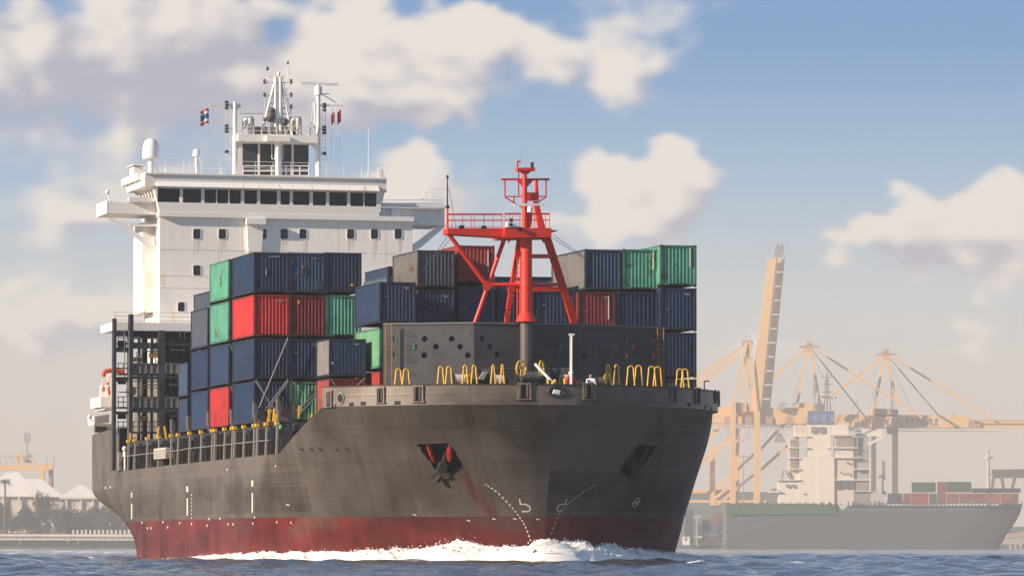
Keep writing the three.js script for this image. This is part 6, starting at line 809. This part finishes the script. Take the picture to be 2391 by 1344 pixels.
// ---------------------------------------------------------------- quay left of the moored ship: stacked boxes, hut, lamp
const quayMat = M(.13, .13, .14, { map: grime, roughness: .8 });
{
  const Z = 3500, k = Z / FPX, X = (px) => (px - 1195.5) * k, Y = (y, z = Z) => atDepth(1195, y, z).y;
  const quay = new MB(); quay.box(X(1500), X(2900), -2, Y(1271), -Z, -Z - 900); quay.build('quay', quayMat, scene, { kind: 'structure', label: 'dark quay edge behind the moored ship', category: 'quay' });
  const stack = [[1640, 1662, 1212, 1240, [.20, .12, .09], 'brown container, upper left of the quay stack'], [1662.5, 1676, 1198, 1222, [.30, .13, .09], 'rust brown container on top of the quay stack'], [1676.5, 1697, 1198, 1222, [.24, .11, .09], 'dark brown container on the quay stack beside the moored ship'], [1626, 1644, 1224, 1268, [.05, .09, .09], 'tall dark green block of containers at the left of the quay stack'], [1644.5, 1658, 1223, 1250, [.07, .13, .22], 'blue container in the middle of the quay stack'], [1658.5, 1674, 1223, 1247, [.09, .15, .25], 'lighter blue container right of the blue one on the quay'], [1674.5, 1697, 1223, 1266, [.05, .08, .08], 'dark container against the moored ship stern on the quay'], [1645, 1674, 1251, 1270, [.10, .07, .07], 'dark brown container at the bottom of the quay stack'], [1600, 1620, 1190, 1268, [.05, .085, .08], 'dark green tall stack of containers close to the big ship bow']];
  stack.forEach(([x0, x1, y0, y1, c, l], i) => { const t = farThing('quay_container', l, 'container', Z - 3, (x0 + x1) / 2, 'containers stacked on the quay'); const a = t.at(x0, y1), b = t.at(x1, y0), m = M(...c, { map: grimes[i % 4] }); new MB().box(a.x, b.x, a.y, b.y, a.z, a.z - 2.4).build('box', m, t); const r = new MB(); for (let x = a.x + .2; x < b.x - .2; x += .5) r.box(x, x + .2, a.y + .1, b.y - .1, a.z + .001, a.z + .05); r.build('ribs', m, t); });
  const hut = farThing('guard_hut', 'small white hut with a dark window standing on the quay edge', 'hut', Z - 8, 1602); { const a = hut.at(1594, 1272), b = hut.at(1611, 1253); new MB().box(a.x, b.x, a.y, b.y, a.z, a.z - 2.4).build('wall', M(.8, .78, .74), hut); new MB().box(a.x - .15, b.x + .15, b.y, b.y + .2, a.z + .15, a.z - 2.6).build('roof', M(.6, .6, .6), hut); const c = hut.at(1599, 1262), d = hut.at(1605, 1255); new MB().box(c.x, d.x, c.y, d.y, a.z + .03, a.z + .001).build('window', M(.12, .13, .15), hut); }
  const lp = farThing('lamp_post', 'thin lamp post on the quay beside the white hut', 'lamp', Z - 6, 1628); { const m = new MB(); farBar(m, lp, 1628, 1275, 1628, 1206, 2.4); farBar(m, lp, 1620, 1207, 1636, 1205, 4); farBar(m, lp, 1624, 1253, 1640, 1253, 5); m.build('post', M(.5, .47, .43), lp); }
  const lp2 = farThing('lamp_mast', 'tall thin floodlight mast seen between the crane legs', 'lamp', 3900, 1737); { const m = new MB(); farBar(m, lp2, 1737, 1180, 1737, 1062, 2); farBar(m, lp2, 1726, 1066, 1749, 1066, 2.5); m.build('mast', craneGrey, lp2); }
  const hz = new MB(); hz.box(-1000, 1150, 0, 24, -4900, -4960); for (let x = -1000; x < 1150; x += 23) hz.box(x, x + 20, 16, 16 + 9 * h2(Math.round(x), 5), -4900, -4950); hz.build('far_shore', M(.06, .075, .07), scene, { kind: 'structure', label: 'faint low far shore in the haze', category: 'shore' });
  const ds = farThing('quay_building', 'low grey green shed in the haze behind the crane legs', 'building', 4300, 1660); { const a = ds.at(1560, 1200), b = ds.at(1850, 1150); new MB().box(a.x, b.x, 0, b.y, a.z, a.z - 20).build('wall', M(.10, .14, .13), ds); new MB().box(a.x - .5, b.x + .5, b.y, b.y + .8, a.z + .5, a.z - 20.5).build('roof', M(.16, .18, .17), ds); }
  const pv = farThing('jetty_shelter', 'pale low boat shelter on piles at the right edge by the moored bow', 'building', 3100, 2370); { const c = M(.42, .38, .33); const a = pv.at(2342, 1270), b = pv.at(2420, 1252); new MB().prism([pv.at(2342, 1270), pv.at(2420, 1270), pv.at(2420, 1252), pv.at(2352, 1258)], V(0, 0, -6)).build('wall', c, pv); new MB().prism([pv.at(2350, 1257), pv.at(2420, 1248), pv.at(2420, 1236), pv.at(2356, 1246)], V(0, 0, -7)).build('roof', M(.45, .3, .24), pv); for (const x of [2360, 2372, 2384]) { const m = new MB(); farBar(m, pv, x, 1300, x, 1268, 5); m.build('pile', c, pv); } }
}
// ---------------------------------------------------------------- left shore: houses, trees, palm, jetty, gantry
{
  const Z = 3200, roofM = M(.55, .50, .46, { map: faint, roughness: .7 }), wallM = M(.60, .50, .42, { map: faint, roughness: .8 }), leafM = [M(.035, .055, .040, { side: THREE.DoubleSide, roughness: .9 }), M(.055, .075, .052, { side: THREE.DoubleSide, roughness: .9 })];
  const sh = new MB(), k = Z / FPX; sh.box((-900 - 1195) * k, (330 - 1195) * k, -2, atDepth(0, 1258, Z).y, -Z + 70, -Z - 400); sh.build('shore', quayMat, scene, { kind: 'structure', label: 'dark sea wall and ground of the left shore', category: 'shore' });
  const hip = (t, x0, x1, yE, xr0, xr1, yR, dep, name) => { const a = t.at(x0, yE, -dep), b = t.at(x1, yE, -dep), c = t.at(x1, yE, dep), d = t.at(x0, yE, dep), e = t.at(xr0, yR), f = t.at(xr1, yR); for (const q of [c, d]) q.y = a.y; const m = new MB(); m.quad(a, b, f, e); m.quad(c, d, e, f); m.add(rawGeo([...b.toArray(), ...c.toArray(), ...f.toArray()], null)); m.add(rawGeo([...d.toArray(), ...a.toArray(), ...e.toArray()], null)); m.quad(a, d, c, b); return m.build(name, M(.78, .72, .66, { map: faint, roughness: .7, side: THREE.DoubleSide }), t); };
  const h1 = farThing('hip_roof_house', 'large house with a broad pale hip roof behind dark trees at the left edge', 'house', Z + 20, 40); { hip(h1, -70, 90, 1159, 16, 42, 1102, 16, 'roof'); const a = h1.at(-60, 1230, -13), b = h1.at(84, 1159, -13); new MB().box(a.x, b.x, a.y - 4, b.y, a.z, a.z - 26).build('wall', wallM, h1); for (const [x, y] of [[22, 1170], [60, 1172]]) { const c = h1.at(x, y, -13); new MB().box(c.x - .8, c.x + .8, c.y - 1.4, c.y + 1.2, a.z + .08, a.z + .01).build('window', M(.2, .2, .2), h1); } for (const x of [5, 43, 80]) { const m = new MB(); farBar(m, h1, x, 1230, x, 1160, 4, -15); m.build('column', M(.7, .62, .54), h1); } }
  const h2b = farThing('rear_house', 'lower grey roofed wing behind the large hip roofed house', 'house', Z + 60, 100); { hip(h2b, 40, 150, 1160, 55, 95, 1118, 14, 'roof'); const a = h2b.at(55, 1200, -10), b = h2b.at(146, 1160, -10); new MB().box(a.x, b.x, a.y - 4, b.y, a.z, a.z - 20).build('wall', wallM, h2b); const c = h2b.at(132, 1180, -10); new MB().box(c.x - 1.5, c.x + 1.5, c.y - 1.4, c.y + 1.4, a.z + .08, a.z + .01).build('window', M(.25, .24, .23), h2b); }
  const h3 = farThing('pavilion_house', 'small house with a pale pyramid roof and arched windows beside the ship stern', 'house', Z, 185); { hip(h3, 136, 238, 1161, 186, 189, 1131, 9, 'roof'); const a = h3.at(152, 1220, -7), b = h3.at(226, 1161, -7); new MB().box(a.x, b.x, a.y - 3, b.y, a.z, a.z - 14).build('wall', wallM, h3); for (const x of [171, 200]) { const c = h3.at(x, 1177, -7), m = new MB(), s = new THREE.Shape(); s.moveTo(-.7, -1.5); s.lineTo(.7, -1.5); s.lineTo(.7, .6); s.absarc(0, .6, .7, 0, Math.PI); m.add(new THREE.ExtrudeGeometry(s, { depth: .08, bevelEnabled: false }).translate(c.x, c.y, a.z + .01)); m.build('window', M(.24, .23, .22), h3); } const tr = new MB(); farBar(tr, h3, 137, 1163, 237, 1163, 3, -9); for (const x of [154, 188, 216]) farBar(tr, h3, x, 1200, x, 1163, 4, -8); tr.build('trim', M(.7, .62, .54), h3); }
  const tree = (px, py, w, h, label, mi) => { const t = farThing('tree', label, 'tree', Z - 48 - rr(0, 12), px, 'trees on the left shore'), m = new MB(), base = t.at(px, 1252), P = [], n = 3800; const lobes = []; for (let i = 0; i < 11; i++) lobes.push([rr(-.62, .62), rr(.25, .85), rr(-.5, .5), rr(.22, .40)]); for (let i = 0; i < n; i++) { const [lx, ly, lz, lr] = lobes[i % lobes.length]; let v; do v = V(rr(-1, 1), rr(-1, 1), rr(-1, 1)); while (v.length() > 1); v.multiplyScalar(lr * (.55 + .45 * v.length())); const c = V((lx + v.x) * w * t.k, base.y + (ly + v.y) * h * t.k, (lz + v.z) * w * t.k), r = rr(.26, .62) * t.k * 6.2, d = V(rr(-1, 1), rr(-.6, 1), rr(-1, 1)).normalize(), e = V(rr(-1, 1), rr(-1, 1), rr(-1, 1)).cross(d).normalize(), f = d.clone().cross(e); for (const [a, b] of [[e, f], [f, e.clone().negate()]]) { const q = [c.clone().addScaledVector(e, -r), c.clone().addScaledVector(a, r * .9).addScaledVector(b, r * .3), c.clone().addScaledVector(b, r)]; for (const u of q) P.push(u.x, u.y, u.z); } } const g = rawGeo(P, null); g.computeVertexNormals(); meshPart('crown', g, leafM[mi], t); const tk = new MB(); tk.tube(base.clone().add(V(0, -1, 0)), V(.3, base.y + h * .4 * t.k, 0), .5, .28, 8); for (const [lx, ly, lz] of lobes.slice(0, 5)) tk.tube(V(.2, base.y + h * .3 * t.k, 0), V(lx * w * t.k * .8, base.y + ly * h * t.k, lz * w * t.k * .8), .2, .06, 5); tk.build('trunk', M(.05, .04, .03), t); };
  tree(40, 1200, 42, 72, 'broad dark tree in front of the large hip roofed house', 0); tree(88, 1190, 44, 92, 'tallest dark round tree between the two houses', 0); tree(-6, 1200, 30, 74, 'dark tree cut by the left edge of the picture', 0); tree(130, 1200, 34, 62, 'dark tree left of the pyramid roofed house', 0); tree(168, 1210, 32, 56, 'shorter tree below the left arched window', 0); tree(205, 1200, 38, 66, 'lighter flowering tree below the right arched window', 1); tree(245, 1205, 36, 62, 'light grey green tree beside the ship stern', 1); tree(285, 1210, 36, 56, 'grey green tree partly behind the red lower hull', 1);
  const palm = farThing('palm_tree', 'palm tree with a dark tuft before the large pale roof', 'tree', Z - 66, 10); { const m = new MB(); m.path([palm.at(9, 1250), palm.at(10, 1190), palm.at(11, 1122)], .6, 7, 14); m.build('trunk', M(.09, .075, .06), palm); const c = palm.at(11, 1120), f = new MB(); for (let i = 0; i < 26; i++) { const a = i / 26 * 6.283 + rr(-.1, .1), up = rr(-.25, .75), L = rr(2.6, 4.2) * palm.k * 6, P = []; for (let j = 0; j < 7; j++) { const q = j / 6, x = L * q, y = up * L * q * .9 - q * q * L * .75, w = .42 * palm.k * 6 * Math.sin(Math.PI * Math.min(.95, q + .12)); P.push([x, y, w]); } const p = [], id = []; for (const [x, y, w] of P) for (const d of [-1, 1]) p.push(c.x + Math.cos(a) * x - Math.sin(a) * w * d, c.y + y - w * .3, c.z + Math.sin(a) * x + Math.cos(a) * w * d); for (let j = 0; j < 6; j++) id.push(j * 2, j * 2 + 1, j * 2 + 3, j * 2, j * 2 + 3, j * 2 + 2); f.add(rawGeo(p, null, null, id)); } f.build('crown', leafM[0], palm); }
  const jt = farThing('jetty', 'long white railed jetty along the left shore in front of the trees', 'jetty', Z - 75, 140); { const m = new MB(); farBar(m, jt, -160, 1248, 330, 1250, 4.5); farBar(m, jt, -160, 1258.5, 330, 1260, 2.6); m.build('beam', M(.78, .70, .62), jt); const tr = new MB(); for (let x = -155; x < 320; x += 14) { farBar(tr, jt, x, 1249, x + 3, 1259, 1.2); farBar(tr, jt, x + 3, 1259, x + 14, 1250, 1); } tr.build('truss', M(.7, .62, .55), jt); for (const x of [47, 158, 182]) { const q = new MB(); farBar(q, jt, x, 1246, x - 1, 1270, 2.4); q.build('post', M(.3, .3, .3), jt); } }
  for (let i = 0; i < 17; i++) { const x = 170 + i * 10, t = farThing('fence_post', 'stubby white post standing in a row behind the white jetty', 'post', Z - 68, x, 'white posts behind the jetty'); const m = new MB(); farBar(m, t, x, 1250, x, 1239, 4.6); m.ball(t.at(x, 1239), .75); m.build('post', M(.62, .60, .56), t); }
  const gy = farThing('gantry_crane', 'yellow gantry crane with a box cab and mast behind the left roofs', 'crane', 3500, 60); { const m = new MB(); m.prism([gy.at(-70, 1086), gy.at(123, 1083), gy.at(123, 1096), gy.at(-70, 1098)], V(0, 0, -6)); m.build('girder', craneYellow, gy); for (const [x, w, mt] of [[98, 10, craneYellow], [118, 10, craneShade]]) { const l = new MB(); farBar(l, gy, x, 1096, x, 1175, w, x > 110 ? 8 : 0); l.build('leg', mt, gy); } const c = new MB(); c.prism([gy.at(38, 1074), gy.at(54, 1074), gy.at(54, 1057), gy.at(40, 1056)], V(0, 0, -4)); c.prism([gy.at(28, 1080), gy.at(84, 1080), gy.at(80, 1074), gy.at(32, 1074)], V(0, 0, -4)); c.build('trolley_house', craneYellow, gy); const r = new MB(); farBar(r, gy, 62, 1074, 63, 1025, 3); for (const x of [57, 62, 68]) farBar(r, gy, x, 1032, x, 1010, 3.4); farBar(r, gy, -60, 1066, 80, 1066, 1.4); farBar(r, gy, 123, 1086, 126, 1066, 1.6); farBar(r, gy, 108, 1086, 109, 1066, 1.4); farBar(r, gy, 56, 1075, 70, 1060, 8); for (let x = -60; x < 80; x += 14) farBar(r, gy, x, 1066, x + 7, 1084, 1.2); r.build('railing_and_mast', craneGrey, gy); }
}
renderer.render(scene, camera);
